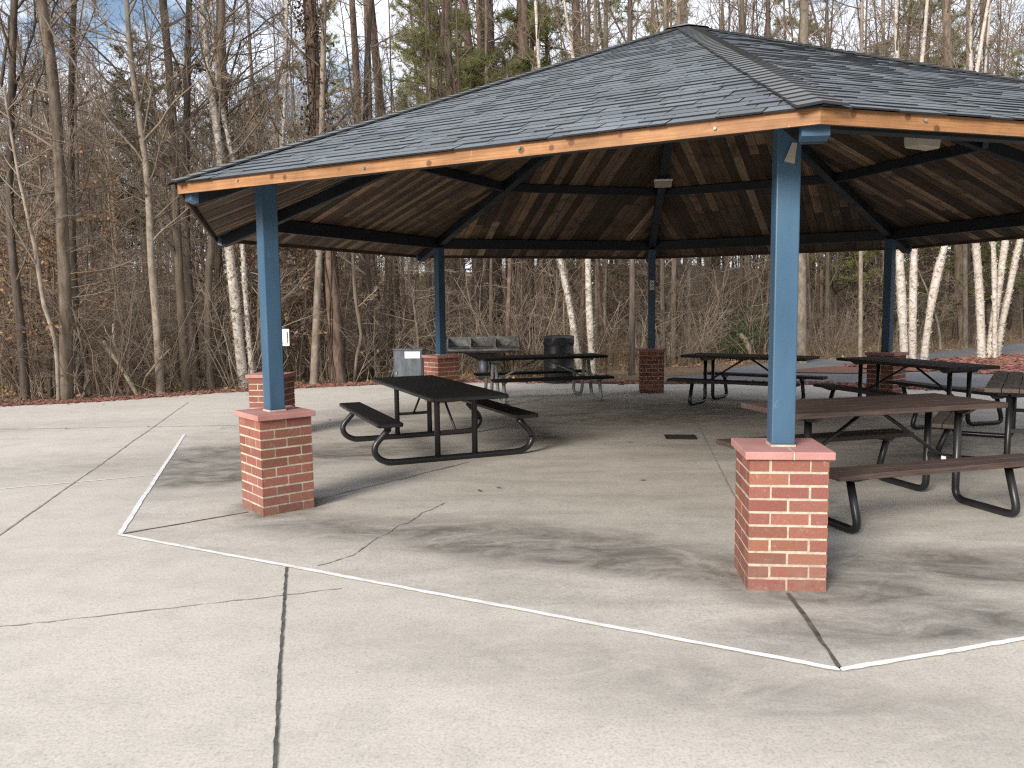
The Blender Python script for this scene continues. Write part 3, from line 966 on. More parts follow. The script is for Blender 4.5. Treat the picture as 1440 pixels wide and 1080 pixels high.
g = vtx(4, RC)
Me = Matrix.Translation((g.x, g.y, 0)) @ Matrix.Rotation(math.atan2(-ed(4).y, -ed(4).x), 4, 'Z')
pz = atY(914, 401, g.y - CH).z
pl = empty('notice_plate', (g.x, g.y, 0)); tag(pl, 'small grey notice plate on the dark middle post at the back', 'sign')
mb = MB(); mb.box(CH + .002, CH + .008, -.043, .043, pz - .09, pz + .09, M=Matrix.Rotation(math.atan2(-ed(4).y, -ed(4).x), 4, 'Z'))
build('plate', mb, M['white'], pl)
mb = MB(); Mr = Matrix.Rotation(math.atan2(-ed(4).y, -ed(4).x), 4, 'Z')
q = [Mr @ Vector((CH + .0085, y, pz + z)) for y, z in ((-.02, .0), (.01, .055), (.022, .075), (.016, .04), (-.008, -.005))]
mb.hexa(q[:4], [p + Mr.to_3x3() @ Vector((.002, 0, 0)) for p in q[:4]])
mb.box(CH + .0085, CH + .0105, -.035, .035, pz - .03, pz - .022, M=Mr)
build('mark', mb, M['print'], pl)

d = atZ(957, 615.5)
dr = empty('floor_drain', (d.x, d.y, 0.004), R(-6)); tag(dr, 'black rectangular drain grate let into the shelter floor', 'drain')
mb = MB()
for a in ((-.19, .19, -.16, -.14), (-.19, .19, .14, .16), (-.19, -.17, -.14, .14), (.17, .19, -.14, .14)): mb.box(a[0], a[1], a[2], a[3], 0, .012)
build('frame', mb, M['iron'], dr)
mb = MB()
for i in range(9): mb.box(-.17, .17, -.132 + i * .03, -.114 + i * .03, .002, .010)
mb.poly([(-.17, -.14, .001), (.17, -.14, .001), (.17, .14, .001), (-.17, .14, .001)])
build('grate', mb, M['iron'], dr)

# ------------------------------------------------------------------ picnic tables
def arc_path(pts, r=0.09, n=5):
    """round the corners of a polyline"""
    P_ = [Vector(p) for p in pts]; out = [P_[0]]
    for i in range(1, len(P_) - 1):
        a, b, c = P_[i - 1], P_[i], P_[i + 1]
        d0 = (a - b); d1 = (c - b)
        rr = min(r, d0.length * .49, d1.length * .49)
        s = b + d0.normalized() * rr; e = b + d1.normalized() * rr
        for j in range(n + 1):
            t_ = j / n
            out.append(s.lerp(b, t_).lerp(b.lerp(e, t_), t_))
    out.append(P_[-1])
    return out


def plank_top(mb, L, w0, w1, z0, z1, n, gap=.008, rng=random):
    w = (w1 - w0) / n
    for i in range(n):
        e = rng.uniform(-.006, .006)
        mb.box(-L / 2 + e, L / 2 + e, w0 + i * w + gap / 2, w0 + (i + 1) * w - gap / 2, z0, z1)


def plank_table(loc, ang, L, off, label, plank, tube, zt=.80, zb=.445, splay=.0, loop_r=.10, n_top=5, n_b=2, brace=True, sticker=False, w=.76, Lb=2.2, xl=.8):
    t_ = empty('picnic_table', (loc[0], loc[1], 0.004), ang); tag(t_, label, 'picnic table', 'picnic tables under the shelter')
    rg = random.Random(int(loc[0] * 100))
    mb = MB(); plank_top(mb, L, -w / 2, w / 2, zt - .042, zt, n_top, .008, rg)
    build('tabletop', mb, plank, t_, .004)
    for sg in (1, -1):
        mb = MB(); plank_top(mb, Lb, sg * off - .135, sg * off + .135, zb - .042, zb, n_b, .008, rg)
        build('bench_seat', mb, plank, t_, .004)
    for ex in (-1, 1):
        X = ex * xl
        for sg in (1, -1):
            mb = MB()
            y_leg = sg * .16; y_out = sg * (off + .02)
            pts = [(X, y_leg - sg * splay * .5, zt - .075), (X, y_leg + sg * splay, .032), (X, y_out + sg * .05, .032), (X, sg * (off - .04), zb - .075)]
            mb.tube(arc_path(pts, loop_r), .030, 10, cap=True)
            build('leg', mb, tube, t_)
            mb = MB()
            q = [(X - .025, sg * (off - .13), zb - .043), (X + .025, sg * (off - .13), zb - .043), (X + .025, sg * (off + .13), zb - .043), (X - .025, sg * (off + .13), zb - .043)]
            b = [(X - .025, sg * (off - .085), zb - .08), (X + .025, sg * (off - .085), zb - .08), (X + .025, sg * (off + .03), zb - .08), (X - .025, sg * (off + .03), zb - .08)]
            if sg < 0: q = q[::-1]; b = b[::-1]
            mb.hexa(b, q); build('bench_bracket', mb, tube, t_)
        mb = MB()
        b = [(X - .028, -.25, zt - .095), (X + .028, -.25, zt - .095), (X + .028, .25, zt - .095), (X - .028, .25, zt - .095)]
        q = [(X - .028, -.33, zt - .043), (X + .028, -.33, zt - .043), (X + .028, .33, zt - .043), (X - .028, .33, zt - .043)]
        mb.hexa(b, q); build('top_bracket', mb, tube, t_)
        mb = MB(); mb.box(X - .02, X + .02, -.15, .15, .335, .375); cb = build('crossbar', mb, tube, t_)
        if sticker and ex > 0:
            mb = MB(); mb.box(X + .0205, X + .022, .01, .06, .34, .37); mb.box(X - .022, X - .0205, -.07, -.02, .34, .37)
            build('sticker', mb, M['paper'], cb)
        if brace:
            mb = MB(); mb.tube([(X, 0, .36), (ex * .06, 0, zt - .06)], .016, 8, cap=True); build('brace', mb, tube, t_)
    mb = MB(); mb.box(-.09, .09, -.30, .30, zt - .058, zt - .043); build('batten', mb, tube, t_)
    return t_


def slab_table(loc, ang, L, off, label, w=.87, Lb=2.12, xl=1.0):
    t_ = empty('picnic_table', (loc[0], loc[1], 0.004), ang); tag(t_, label, 'picnic table', 'picnic tables under the shelter')
    zt, zb = .756, .482
    def slab(name, L_, y0, y1, z1, th=.048):
        mb = MB(); mb.box(-L_ / 2, L_ / 2, y0, y1, z1 - th, z1); o = build(name, mb, M['blacktop'], t_, .014)
        mb = MB()
        for sx in (-1, 1):
            mb.box(sx * L_ / 2 - .004, sx * L_ / 2 + .004, y0 + .03, y1 - .03, z1 - th + .006, z1 - .008)
        mb.box(-L_ / 2 + .03, L_ / 2 - .03, y0 - .004, y0 + .004, z1 - th + .006, z1 - .010)
        mb.box(-L_ / 2 + .03, L_ / 2 - .03, y1 - .004, y1 + .004, z1 - th + .006, z1 - .010)
        build('edge_band', mb, M['blacktube'], o, .003)
    slab('tabletop', L, -w / 2, w / 2, zt)
    for sg in (1, -1): slab('bench_seat', Lb, sg * off - .135, sg * off + .135, zb)
    for ex in (-1, 1):
        X = ex * xl
        for sg in (1, -1):
            mb = MB(); mb.tube([(X, sg * .215, .05), (X, sg * .215, zt - .12), (X, sg * .215, zt - .05)], [.032, .032, .045], 12, cap=True); build('leg', mb, M['blacktube'], t_)
            mb = MB(); mb.tube([(X, sg * (off - .015), zb - .095), (X, sg * (off - .01), zb - .04)], [.036, .062], 12, cap=True); build('bench_socket', mb, M['blacktube'], t_)
        mb = MB()
        path = [(X, off - .03, zb - .08)] + [(X, off - .03 + a, b) for a, b in ((.085, .31), (.155, .235), (.17, .16), (.125, .085), (.04, .042), (-.09, .034))]
        path = path + [(X, -p[1], p[2]) for p in path[::-1]]
        mb.tube(arc_path(path, .06, 3), .034, 12, cap=True); build('foot_runner', mb, M['blacktube'], t_)
        mb = MB(); mb.box(X - .012, X + .012, -.2, .2, .30, .335); build('crossbar', mb, M['blacktube'], t_)
        mb = MB(); mb.tube([(X - ex * .01, 0, .32), (ex * (xl - .5), 0, zt - .045)], .014, 8, cap=True)
        mb.tube([(X - ex * .012, 0, .312), (X + ex * .022, 0, .312)], .012, 8, cap=True)
        build('brace', mb, M['blacktube'], t_)
    return t_


slab_table((-.946, 9.547), R(112.9), 2.70, .776, 'solid black picnic table with smooth slab top and curled tube feet, near the left post', .847, 2.075, .842)
plank_table((.524, 14.396), R(14.4), 2.24, .699, 'black-topped picnic table on galvanised grey bent-tube legs, in front of the barbecue grill', M['blacktop'], M['galv'], .783, .45, .12, .16, 1, 1, w=.753, Lb=2.12, xl=.856)
plank_table((3.925, 13.398), R(-37.3), 2.09, .715, 'dark plank picnic table just right of the back middle pier, partly behind the near post', M['plank_dark'], M['blacktube'], .81, .444, w=.761, Lb=2.105, xl=.682)
plank_table((5.683, 11.457), R(-74.3), 2.2, .673, 'dark plank picnic table standing in front of the right back brick pier', M['plank_dark'], M['blacktube'], .824, .435, w=.825, Lb=2.225, xl=.856)
plank_table((5.68, 8.819), R(56.8), 2.29, .74, 'picnic table with paler grey-brown planks, cut off by the right picture edge', M['plank_grey'], M['blacktube'], .802, .405, w=.758, Lb=2.22, xl=.919)
plank_table((2.957, 6.595), R(15.9), 1.97, .696, 'brown plank picnic table right behind the nearest brick pier', M['plank_brown'], M['blacktube'], .852, .472, w=.786, Lb=1.9, xl=.723, sticker=True)

# ------------------------------------------------------------------ grill, cabinet, drum
gp = atY(680, 545, 18.4); gzv = gz(gp.x, gp.y)
gr_ = empty('barbecue_grill', (gp.x, gp.y, gzv), R(3)); tag(gr_, 'long grey steel barbecue grill on a single pedestal at the edge of the woods', 'grill')
zt_ = atY(680, 474, 18.4).z - gzv; zb_ = atY(680, 490, 18.4).z - gzv
hw = .80
mb = MB(); mb.tube([(0, 0, 0), (0, 0, zb_ - .22)], .105, 14, cap=True); build('pedestal', mb, M['zinc'], gr_)
mb = MB(); mb.hexa([(-.13, -.12, zb_ - .25), (.13, -.12, zb_ - .25), (.13, .12, zb_ - .25), (-.13, .12, zb_ - .25)], [(-.45, -.3, zb_ - .08), (.45, -.3, zb_ - .08), (.45, .3, zb_ - .08), (-.45, .3, zb_ - .08)])
build('support_hopper', mb, M['char'], gr_)
mb = MB()
mb.box(-hw, hw, -.33, .33, zb_ - .08, zb_ - .06); mb.box(-hw, hw, .31, .33, zb_ - .06, zt_); mb.box(-hw, -hw + .02, -.33, .31, zb_ - .06, zt_ - .02); mb.box(hw - .02, hw, -.33, .31, zb_ - .06, zt_ - .02)
mb.box(-hw + .02, hw - .02, -.33, -.31, zb_ - .06, zb_ + .03)
for x in (-.28, .27): mb.box(x - .01, x + .01, -.31, .31, zb_ - .06, zt_ - .03)
build('firebox', mb, M['grill'], gr_)
for x0, x1 in ((-hw + .03, -.3), (-.26, .25), (.29, hw - .03)):
    mb = MB(); n_ = int((x1 - x0) / .035)
    for i in range(n_): mb.box(x0 + i * .035, x0 + i * .035 + .012, -.36, .30, zb_ + .035, zb_ + .047)
    mb.box(x0, x1, -.375, -.36, zb_ + .033, zb_ + .049)
    build('grate', mb, M['char'], gr_)
mb = MB(); mb.box(-hw - .16, hw + .0, -.42, -.34, zb_ - .045, zb_ - .03); build('front_shelf', mb, M['char'], gr_)

cp = atY(577, 548, 16.6); cz_ = gz(cp.x, cp.y)
cb_ = empty('utility_cabinet', (cp.x, cp.y, cz_), R(-4)); tag(cb_, 'blue-grey metal utility cabinet with a white label, beside the back left pier', 'cabinet')
ch_ = atY(577, 490, 16.6).z - cz_
mb = MB(); mb.box(-.30, .30, -.18, .18, 0, ch_ - .02); build('body', mb, M['zinc'], cb_, .01)
mb = MB(); mb.box(-.315, .315, -.20, .20, ch_ - .02, ch_); build('lid', mb, M['zinc'], cb_, .006)
mb = MB(); mb.box(-.275, .275, -.192, -.181, .05, ch_ - .05); dr2 = build('door', mb, M['zinc'], cb_, .004)
mb = MB(); mb.box(-.25, -.225, -.215, -.193, ch_ * .4, ch_ * .4 + .05); build('latch', mb, M['bolt'], dr2)
mb = MB(); mb.box(-.06, .25, -.1955, -.1925, ch_ - .19, ch_ - .055); lb = build('label_sheet', mb, M['paper'], dr2)
mb = MB()
for i, (a, b) in enumerate(((-.04, .20), (-.04, .15))): mb.box(a, b, -.1967, -.1957, ch_ - .085 - i * .035, ch_ - .078 - i * .035)
build('printed_line', mb, M['print'], lb)

bp_ = atY(786, 553, 17.6); bz_ = gz(bp_.x, bp_.y)
dm = empty('trash_drum', (bp_.x, bp_.y, bz_)); tag(dm, 'black trash drum with a shiny bag liner folded over its rim', 'trash drum')
hz_ = atY(786, 473, 17.6).z - bz_; rr = .325
mb = MB()
prof = [(0, rr * .97), (.05, rr), (hz_ * .33, rr), (hz_ * .345, rr * 1.03), (hz_ * .36, rr), (hz_ * .64, rr), (hz_ * .655, rr * 1.03), (hz_ * .67, rr), (hz_ - .02, rr), (hz_, rr * 1.02)]
mb.tube([(0, 0, z) for z, r_ in prof], [r_ for z, r_ in prof], 28, cap=True); build('drum', mb, M['drum'], dm)
mb = MB(); rg = random.Random(4)
n_ = 40; rows = [(hz_ + .010, .93), (hz_ + .013, 1.025), (hz_ - .05, 1.03), (hz_ - .11, 1.03), (hz_ - .17, 1.035)]
base = len(mb.v)
for ri, (z, k_) in enumerate(rows):
    for i in range(n_):
        a = 2 * PI * i / n_; w = 1 + .018 * math.sin(a * 7 + ri) * (ri > 1) + rg.uniform(-.006, .006)
        mb.v.append((rr * k_ * w * math.cos(a), rr * k_ * w * math.sin(a), z + (rg.uniform(-.035, .035) if ri == len(rows) - 1 else 0)))
for ri in range(len(rows) - 1):
    for i in range(n_):
        a = base + ri * n_ + i; b = base + ri * n_ + (i + 1) % n_
        mb.face((a, a + n_, b + n_, b), 0, None, True)
lo = build('bag_liner', mb, M['liner'], dm)
sm_ = lo.modifiers.new('thick', 'SOLIDIFY'); sm_.thickness = .003

# ------------------------------------------------------------------ trees
UP = Vector((0, 0, 1))


def rdir(rng):
    a = rng.uniform(0, 2 * PI); z = rng.uniform(-1, 1); s = math.sqrt(1 - z * z)
    return Vector((s * math.cos(a), s * math.sin(a), z))


def limb(rng, p, d, L, r0, r1, nseg, wander, trop):
    """a wandering limb: list of points and radii"""
    pts, rad = [p.copy()], [r0]
    d = d.normalized()
    for i in range(nseg):
        d = (d + rdir(rng) * wander + UP * trop).normalized()
        p = p + d * (L / nseg)
        pts.append(p.copy()); rad.append(r0 + (r1 - r0) * (i + 1) / nseg)
    return pts, rad


def along(pts, t):
    k = t * (len(pts) - 1); i = min(int(k), len(pts) - 2); f = k - i
    return pts[i].lerp(pts[i + 1], f), (pts[i + 1] - pts[i]).normalized()


def twig_out(rng, mb, pts, r, n, length, mi=0, lo=.15, up=.10, spread=1.0, sub=0, rt=.0045):
    for i in range(n):
        t_ = lo + (1 - lo) * (i + rng.random()) / n
        p, d = along(pts, min(t_, .999))
        dd = (d * rng.uniform(.4, 1.0) + rdir(rng) * spread).normalized()
        L = length * rng.uniform(.45, 1.15) * (1.15 - .5 * t_)
        q, rr = limb(rng, p, dd, L, max(rt, r * .5), rt * .62, 3, .22, up)
        mb.tube(q, rr, 3, mi)
        for j in range(sub):
            p2, d2 = along(q, rng.uniform(.25, .95))
            q2, r2 = limb(rng, p2, d2 + rdir(rng) * .8, L * rng.uniform(.25, .5), rt * .75, rt * .5, 2, .2, up)
            mb.tube(q2, r2, 3, mi)


def crown_on(rng, mb, pts, rad, n, zlo, ztop, Lmax, up=.06, sub=2, ang=(.5, 1.1), twigs=7, fine=5, rt=.0045, droop=0.0):
    """primary branches, side branches and twigs along a trunk polyline"""
    z0, z1 = pts[0].z, pts[-1].z
    for i in range(n):
        f = (i + rng.random()) / n
        zz = zlo + (ztop - zlo) * f
        t_ = min(.985, max(.01, (zz - z0) / max(.1, z1 - z0)))
        p, d = along(pts, t_)
        k = t_ * (len(pts) - 1); r_t = rad[min(len(rad) - 1, int(k))]
        az = rng.uniform(0, 2 * PI); el = rng.uniform(*ang) * (1 if rng.random() > droop else -.2)
        dd = Vector((math.cos(az) * math.cos(el), math.sin(az) * math.cos(el), math.sin(el)))
        L = Lmax * rng.uniform(.45, 1.0) * (1 - .55 * f)
        r0 = min(r_t * .5, .008 + .0085 * L)
        q, rr = limb(rng, p, dd, L, r0, .007, 7, .17, up)
        mb.tube(q, rr, 5, 0)
        for j in range(twigs):
            u = .2 + .78 * (j + rng.random()) / twigs
            p2, d2 = along(q, min(u, .99))
            L2 = L * rng.uniform(.22, .5) * (1.2 - .6 * u)
            q2, r2 = limb(rng, p2, d2 + rdir(rng) * .85, L2, max(.006, r0 * .38 * (1.1 - u)), rt, 4, .2, up)
            mb.tube(q2, r2, 4 if L2 > .6 else 3, 0)
            twig_out(rng, mb, q2, rt, fine, L2 * .65, 0, .1, up, .75, sub, rt)


def leafquad(mb, p, d, s, l, w, col, mi=0):
    n0 = len(mb.v)
    a, b = p, p + d * l; m1 = p + d * l * .5 + s * w; m2 = p + d * l * .5 - s * w
    mb.v.extend([tuple(a), tuple(m1), tuple(b), tuple(m2)])
    mb.face((n0, n0 + 1, n0 + 2, n0 + 3), mi, col)


def tuft(rng, mb, p, d, n, L, w, mi=0):
    k0 = rng.uniform(.7, 1.25)
    for i in range(n):
        dd = (d * rng.uniform(.2, 1.1) + rdir(rng) * .85).normalized()
        s = dd.cross(rdir(rng)).normalized() * w
        l = L * rng.uniform(.6, 1.15)
        n0 = len(mb.v)
        mb.v.extend([tuple(p + s), tuple(p - s), tuple(p + dd * l)])
        k = k0 * rng.uniform(.8, 1.2)
        mb.face((n0, n0 + 1, n0 + 2), mi, (k, k, k * .95))


def pine_crown(rng, mbw, mbf, pts, rad, n, zlo, ztop, Lmax, dens=9, nl=.24, nn=16):
    z0, z1 = pts[0].z, pts[-1].z
    for i in range(n):
        f = (i + rng.random()) / n
        zz = zlo + (ztop - zlo) * f
        p, d = along(pts, min(.99, max(.01, (zz - z0) / (z1 - z0))))
        az = rng.uniform(0, 2 * PI); el = rng.uniform(-.15, .5)
        dd = Vector((math.cos(az) * math.cos(el), math.sin(az) * math.cos(el), math.sin(el)))
        L = Lmax * rng.uniform(.55, 1.0) * (1 - .65 * f)
        q, rr = limb(rng, p, dd, L, .012 + .012 * L, .009, 6, .2, .05)
        mbw.tube(q, rr, 5, 0)
        for j in range(dens):
            u = .3 + .7 * (j + rng.random()) / dens
            p2, d2 = along(q, min(.99, u))
            L2 = L * rng.uniform(.12, .34)
            q2, r2 = limb(rng, p2, d2 * .8 + rdir(rng) * .8, L2, .010, .007, 3, .2, .14)
            mbw.tube(q2, r2, 3, 0)
            for t_ in (.55, .8, 1.0):
                p3, d3 = along(q2, min(.999, t_))
                tuft(rng, mbf, p3, d3, nn, nl, .0105)


def trunk_path(rng, h, r0, bend=.5, n=14):
    pts = []; a1, a2 = rng.uniform(0, 6.28), rng.uniform(0, 6.28)
    bx, by = rng.uniform(-bend, bend), rng.uniform(-bend, bend)
    for i in range(n + 1):
        f = i / n
        pts.append(Vector((bx * f * f + .12 * bend * math.sin(5 * f + a1), by * f * f + .12 * bend * math.sin(4.3 * f + a2), h * f - (.15 if i == 0 else 0))))
    rad = [r0 * (1.0 - .86 * (i / n) ** .9) * (1.32 if i == 0 else 1) for i in range(n + 1)]
    return pts, rad


PROTO = {}


def proto(kind, parts):
    PROTO.setdefault(kind, []).append(parts)


# tall bare woodland trees
for s_ in range(7):
    rng = random.Random(100 + s_)
    h = rng.uniform(17, 22); r0 = .15
    pts, rad = trunk_path(rng, h, r0, 1.1, 16)
    mt = MB(); mt.tube(pts, rad, 10, 0)
    mc = MB()
    if s_ % 2:   # a fork high up
        p, d = along(pts, .45); q, rr = limb(rng, p, d + rdir(rng) * .35, h * .45, rad[7] * .8, .02, 9, .07, .05); mt.tube(q, rr, 8, 0)
        crown_on(rng, mc, q, rr, 12, q[2].z, q[-1].z, 3.0, .07, 1, (.3, 1.1), 6, 4)
    crown_on(rng, mc, pts, rad, 8, 2.0, 6.0, 2.2, .02, 2, (-.1, .8), 7, 5, .004)
    crown_on(rng, mc, pts, rad, 26, 5.0, h, 4.6, .06, 1, (.25, 1.1), 8, 5, .005)
    proto('bare', [('trunk', mt.mesh('bare_trunk', M['bark_grey'])), ('crown', mc.mesh('bare_crown', M['twig']))])
# slim straight poles of the dense stand
for s_ in range(5):
    rng = random.Random(150 + s_)
    h = rng.uniform(12, 16); pts, rad = trunk_path(rng, h, .065, .5, 12)
    mt = MB(); mt.tube(pts, rad, 8, 0); mc = MB()
    crown_on(rng, mc, pts, rad, 5, 1.5, 5.5, 1.2, .05, 2, (0, .9), 5, 4, .004)
    crown_on(rng, mc, pts, rad, 20, 5.5, h, 2.6, .08, 1, (.4, 1.2), 6, 4, .0045)
    proto('pole', [('trunk', mt.mesh('pole_trunk', M['bark_grey'])), ('crown', mc.mesh('pole_crown', M['twig']))])
# thin young trees, crowded with side twigs
for s_ in range(6):
    rng = random.Random(200 + s_)
    h = rng.uniform(6, 9.5); r0 = .042
    pts, rad = trunk_path(rng, h, r0, .9, 12)
    mt = MB(); mt.tube(pts, rad, 6, 0)
    mc = MB()
    crown_on(rng, mc, pts, rad, 26, .9, h, 2.2, .05, 2, (-.05, .95), 7, 5, .0038)
    proto('sapling', [('trunk', mt.mesh('sapling_trunk', M['bark_light'] if s_ % 3 == 0 else M['bark_grey'])), ('crown', mc.mesh('sapling_crown', M['twig_light'] if s_ % 2 else M['twig']))])
# leafless shrubs
for s_ in range(5):
    rng = random.Random(300 + s_)
    mt = MB()
    for i in range(11):
        az = rng.uniform(0, 2 * PI)
        q, rr = limb(rng, Vector((math.cos(az) * .15, math.sin(az) * .15, -.1)), Vector((math.cos(az) * .45, math.sin(az) * .45, 1)), rng.uniform(1.3, 2.9), .013, .004, 7, .2, .05)
        mt.tube(q, rr, 4, 0)
        twig_out(rng, mt, q, .006, 9, .85, 0, .15, .05, .9, 3, .0036)
    proto('shrub', [('stems', mt.mesh('shrub_stems', M['twig'] if s_ % 2 else M['twig_light']))])
# young beeches that keep their dry leaves
for s_ in range(4):
    rng = random.Random(400 + s_)
    h = rng.uniform(3.2, 5.5)
    pts, rad = trunk_path(rng, h, .035, .5, 10)
    mt = MB(); mt.tube(pts, rad, 6, 0)
    mc, ml = MB(), MB()
    for i in range(22):
        f = (i + rng.random()) / 22; p, d = along(pts, .16 + .83 * f)
        az = rng.uniform(0, 2 * PI)
        q, rr = limb(rng, p, Vector((math.cos(az), math.sin(az), rng.uniform(-.05, .5))), rng.uniform(.6, 1.7) * (1 - .5 * f), .011, .004, 5, .2, .0)
        mt.tube(q, rr, 4, 0)
        for j in range(22):
            p2, d2 = along(q, rng.uniform(.25, .999))
            dd = (d2 * .5 + rdir(rng) * .7 + Vector((0, 0, -.45))).normalized()
            p2 = p2 + rdir(rng) * rng.uniform(.02, .16)
            k = rng.uniform(.6, 1.35)
            leafquad(ml, p2, dd, dd.cross(rdir(rng)).normalized(), rng.uniform(.07, .125), rng.uniform(.022, .04), (k, k * rng.uniform(.9, 1.05), k * rng.uniform(.8, 1.05)))
    proto('beech', [('trunk', mt.mesh('beech_trunk', M['bark_grey'])), ('crown', ml.mesh('beech_leaves', M['beech']))])
# tall pines
for s_ in range(4):
    rng = random.Random(500 + s_)
    h = rng.uniform(17, 21)
    pts, rad = trunk_path(rng, h, .16, .7, 14)
    rad = [max(.03, .16 * (1 - .72 * i / 14)) for i in range(15)]; rad[0] = .2
    mt = MB(); mt.tube(pts, rad, 10, 0)
    for i in range(14):
        p, d = along(pts, rng.uniform(.12, .55)); az = rng.uniform(0, 2 * PI)
        q, rr = limb(rng, p, Vector((math.cos(az), math.sin(az), rng.uniform(-.2, .4))), rng.uniform(.4, 2.0), .02, .006, 4, .25, 0); mt.tube(q, rr, 4, 0)
    mf = MB()
    pine_crown(rng, mt, mf, pts, rad, 26, h * (.50 if s_ % 2 else .40), h, 3.2, 10, .30, 19)
    proto('pine', [('trunk', mt.mesh('pine_trunk', M['bark_pine'])), ('crown', mf.mesh('pine_crown', M['needle']))])
# young pines / cedars with foliage to the ground
for s_ in range(4):
    rng = random.Random(600 + s_)
    h = rng.uniform(7, 11) if s_ < 2 else rng.uniform(9, 12)
    pts, rad = trunk_path(rng, h, .08, .3, 10)
    mt, mf = MB(), MB(); mt.tube(pts, rad, 7, 0)
    pine_crown(rng, mt, mf, pts, rad, 34, h * .16, h, 2.4 if s_ < 2 else 2.9, 9, .25, 13)
    proto('young_pine' if s_ < 2 else 'cedar', [('trunk', mt.mesh('conifer_trunk', M['bark_dark'])), ('crown', mf.mesh('conifer_crown', M['needle'] if s_ < 2 else M['needle_dull']))])
# evergreen bushes
for s_ in range(2):
    rng = random.Random(700 + s_)
    mt, ml = MB(), MB()
    for i in range(16):
        az = rng.uniform(0, 2 * PI)
        q, rr = limb(rng, Vector((0, 0, -.05)), Vector((math.cos(az) * .6, math.sin(az) * .6, 1)), rng.uniform(.7, 1.9), .012, .004, 6, .2, .03)
        mt.tube(q, rr, 4, 0)
        for j in range(70):
            p2, d2 = along(q, rng.uniform(.2, .999)); p2 = p2 + rdir(rng) * rng.uniform(.02, .3)
            dd = rdir(rng); k = rng.uniform(.6, 1.4)
            leafquad(ml, p2, dd, dd.cross(rdir(rng)).normalized(), .07, .02, (k, k, k))
    proto('evergreen', [('stems', mt.mesh('bush_stems', M['bark_dark'])), ('foliage', ml.mesh('bush_leaves', M['holly']))])

CAT = {'pole': ('slim_bare_tree', 'tree'), 'bare': ('bare_tree', 'tree'), 'sapling': ('young_bare_tree', 'tree'), 'shrub': ('bare_shrub', 'shrub'), 'beech': ('young_beech', 'tree'),
       'pine': ('tall_pine', 'pine'), 'young_pine': ('young_pine', 'pine'), 'cedar': ('cedar', 'conifer'), 'evergreen': ('evergreen_bush', 'bush')}
ZONE = lambda x, y: 'left' if x / y < -.30 else ('right' if x / y > .30 else 'middle')
TXT = {
    'pole': {'left': 'slim straight leafless trunk in the dense stand at the left', 'middle': 'slim straight leafless trunk in the dense stand behind the shelter', 'right': 'slim straight leafless trunk in the stand past the asphalt path'},
    'bare': {'left': 'tall leafless tree deep in the woods at the left of the shelter', 'middle': 'tall leafless tree in the woods straight behind the shelter', 'right': 'tall leafless tree in the woods past the asphalt path'},
    'sapling': {'left': 'thin twiggy young tree in the undergrowth left of the shelter', 'middle': 'thin twiggy young tree in the undergrowth behind the shelter', 'right': 'thin twiggy young tree in the undergrowth past the asphalt path'},
    'shrub': {'left': 'bare many-stemmed shrub by the concrete edge at the left', 'middle': 'bare many-stemmed shrub in the woods edge behind the shelter', 'right': 'bare many-stemmed shrub on the bank past the asphalt path'},
    'beech': {'left': 'small beech holding dry brown leaves in the left woods', 'middle': 'small beech holding dry brown leaves behind the shelter', 'right': 'small beech holding dry brown leaves past the asphalt path'},
    'pine': {'left': 'tall straight pine with high green crown in the left woods', 'middle': 'tall straight pine with high green crown behind the shelter', 'right': 'tall straight pine with high green crown past the asphalt path'},
    'young_pine': {'left': 'low green young pine in the left woods', 'middle': 'low green young pine seen under the roof behind the shelter', 'right': 'low green young pine in the woods past the asphalt path'},
    'cedar': {'left': 'dull olive conifer standing far back in the left woods', 'middle': 'dull olive conifer standing far back behind the shelter', 'right': 'dull olive conifer standing far back past the asphalt path'},
    'evergreen': {'left': 'low dark evergreen bush in the left woods', 'middle': 'low dark evergreen bush behind the utility cabinet and back piers', 'right': 'low dark evergreen bush beside the asphalt path'}}
NTREE = 0


def plant(kind, x, y, sxy=1.0, sz=1.0, rz=None, tilt=(0, 0), var=None, label=None, mats=None):
    global NTREE
    rg = random.Random(NTREE * 7 + 13); NTREE += 1
    nm, cat = CAT[kind]
    v = PROTO[kind][(var if var is not None else rg.randrange(99)) % len(PROTO[kind])]
    z = gz(x, y)
    zone = ZONE(x, y)
    rz = rg.uniform(0, 2 * PI) if rz is None else rz
    e = bpy.data.objects.new(nm, None); COL.objects.link(e)
    e.location = (x, y, z); e.rotation_euler = (tilt[1], tilt[0], rz); e.scale = (sxy, sxy, sz)
    if label: tag(e, label, cat)
    else: tag(e, TXT[kind][zone], cat, kind.replace('_', ' ') + ' plants in the ' + zone + ' woods')
    for pn, me in v:
        o = bpy.data.objects.new(pn, me); COL.objects.link(o); o.parent = e
        if mats and pn in mats:
            o.material_slots[0].link = 'OBJECT'; o.material_slots[0].material = M[mats[pn]]
    return e


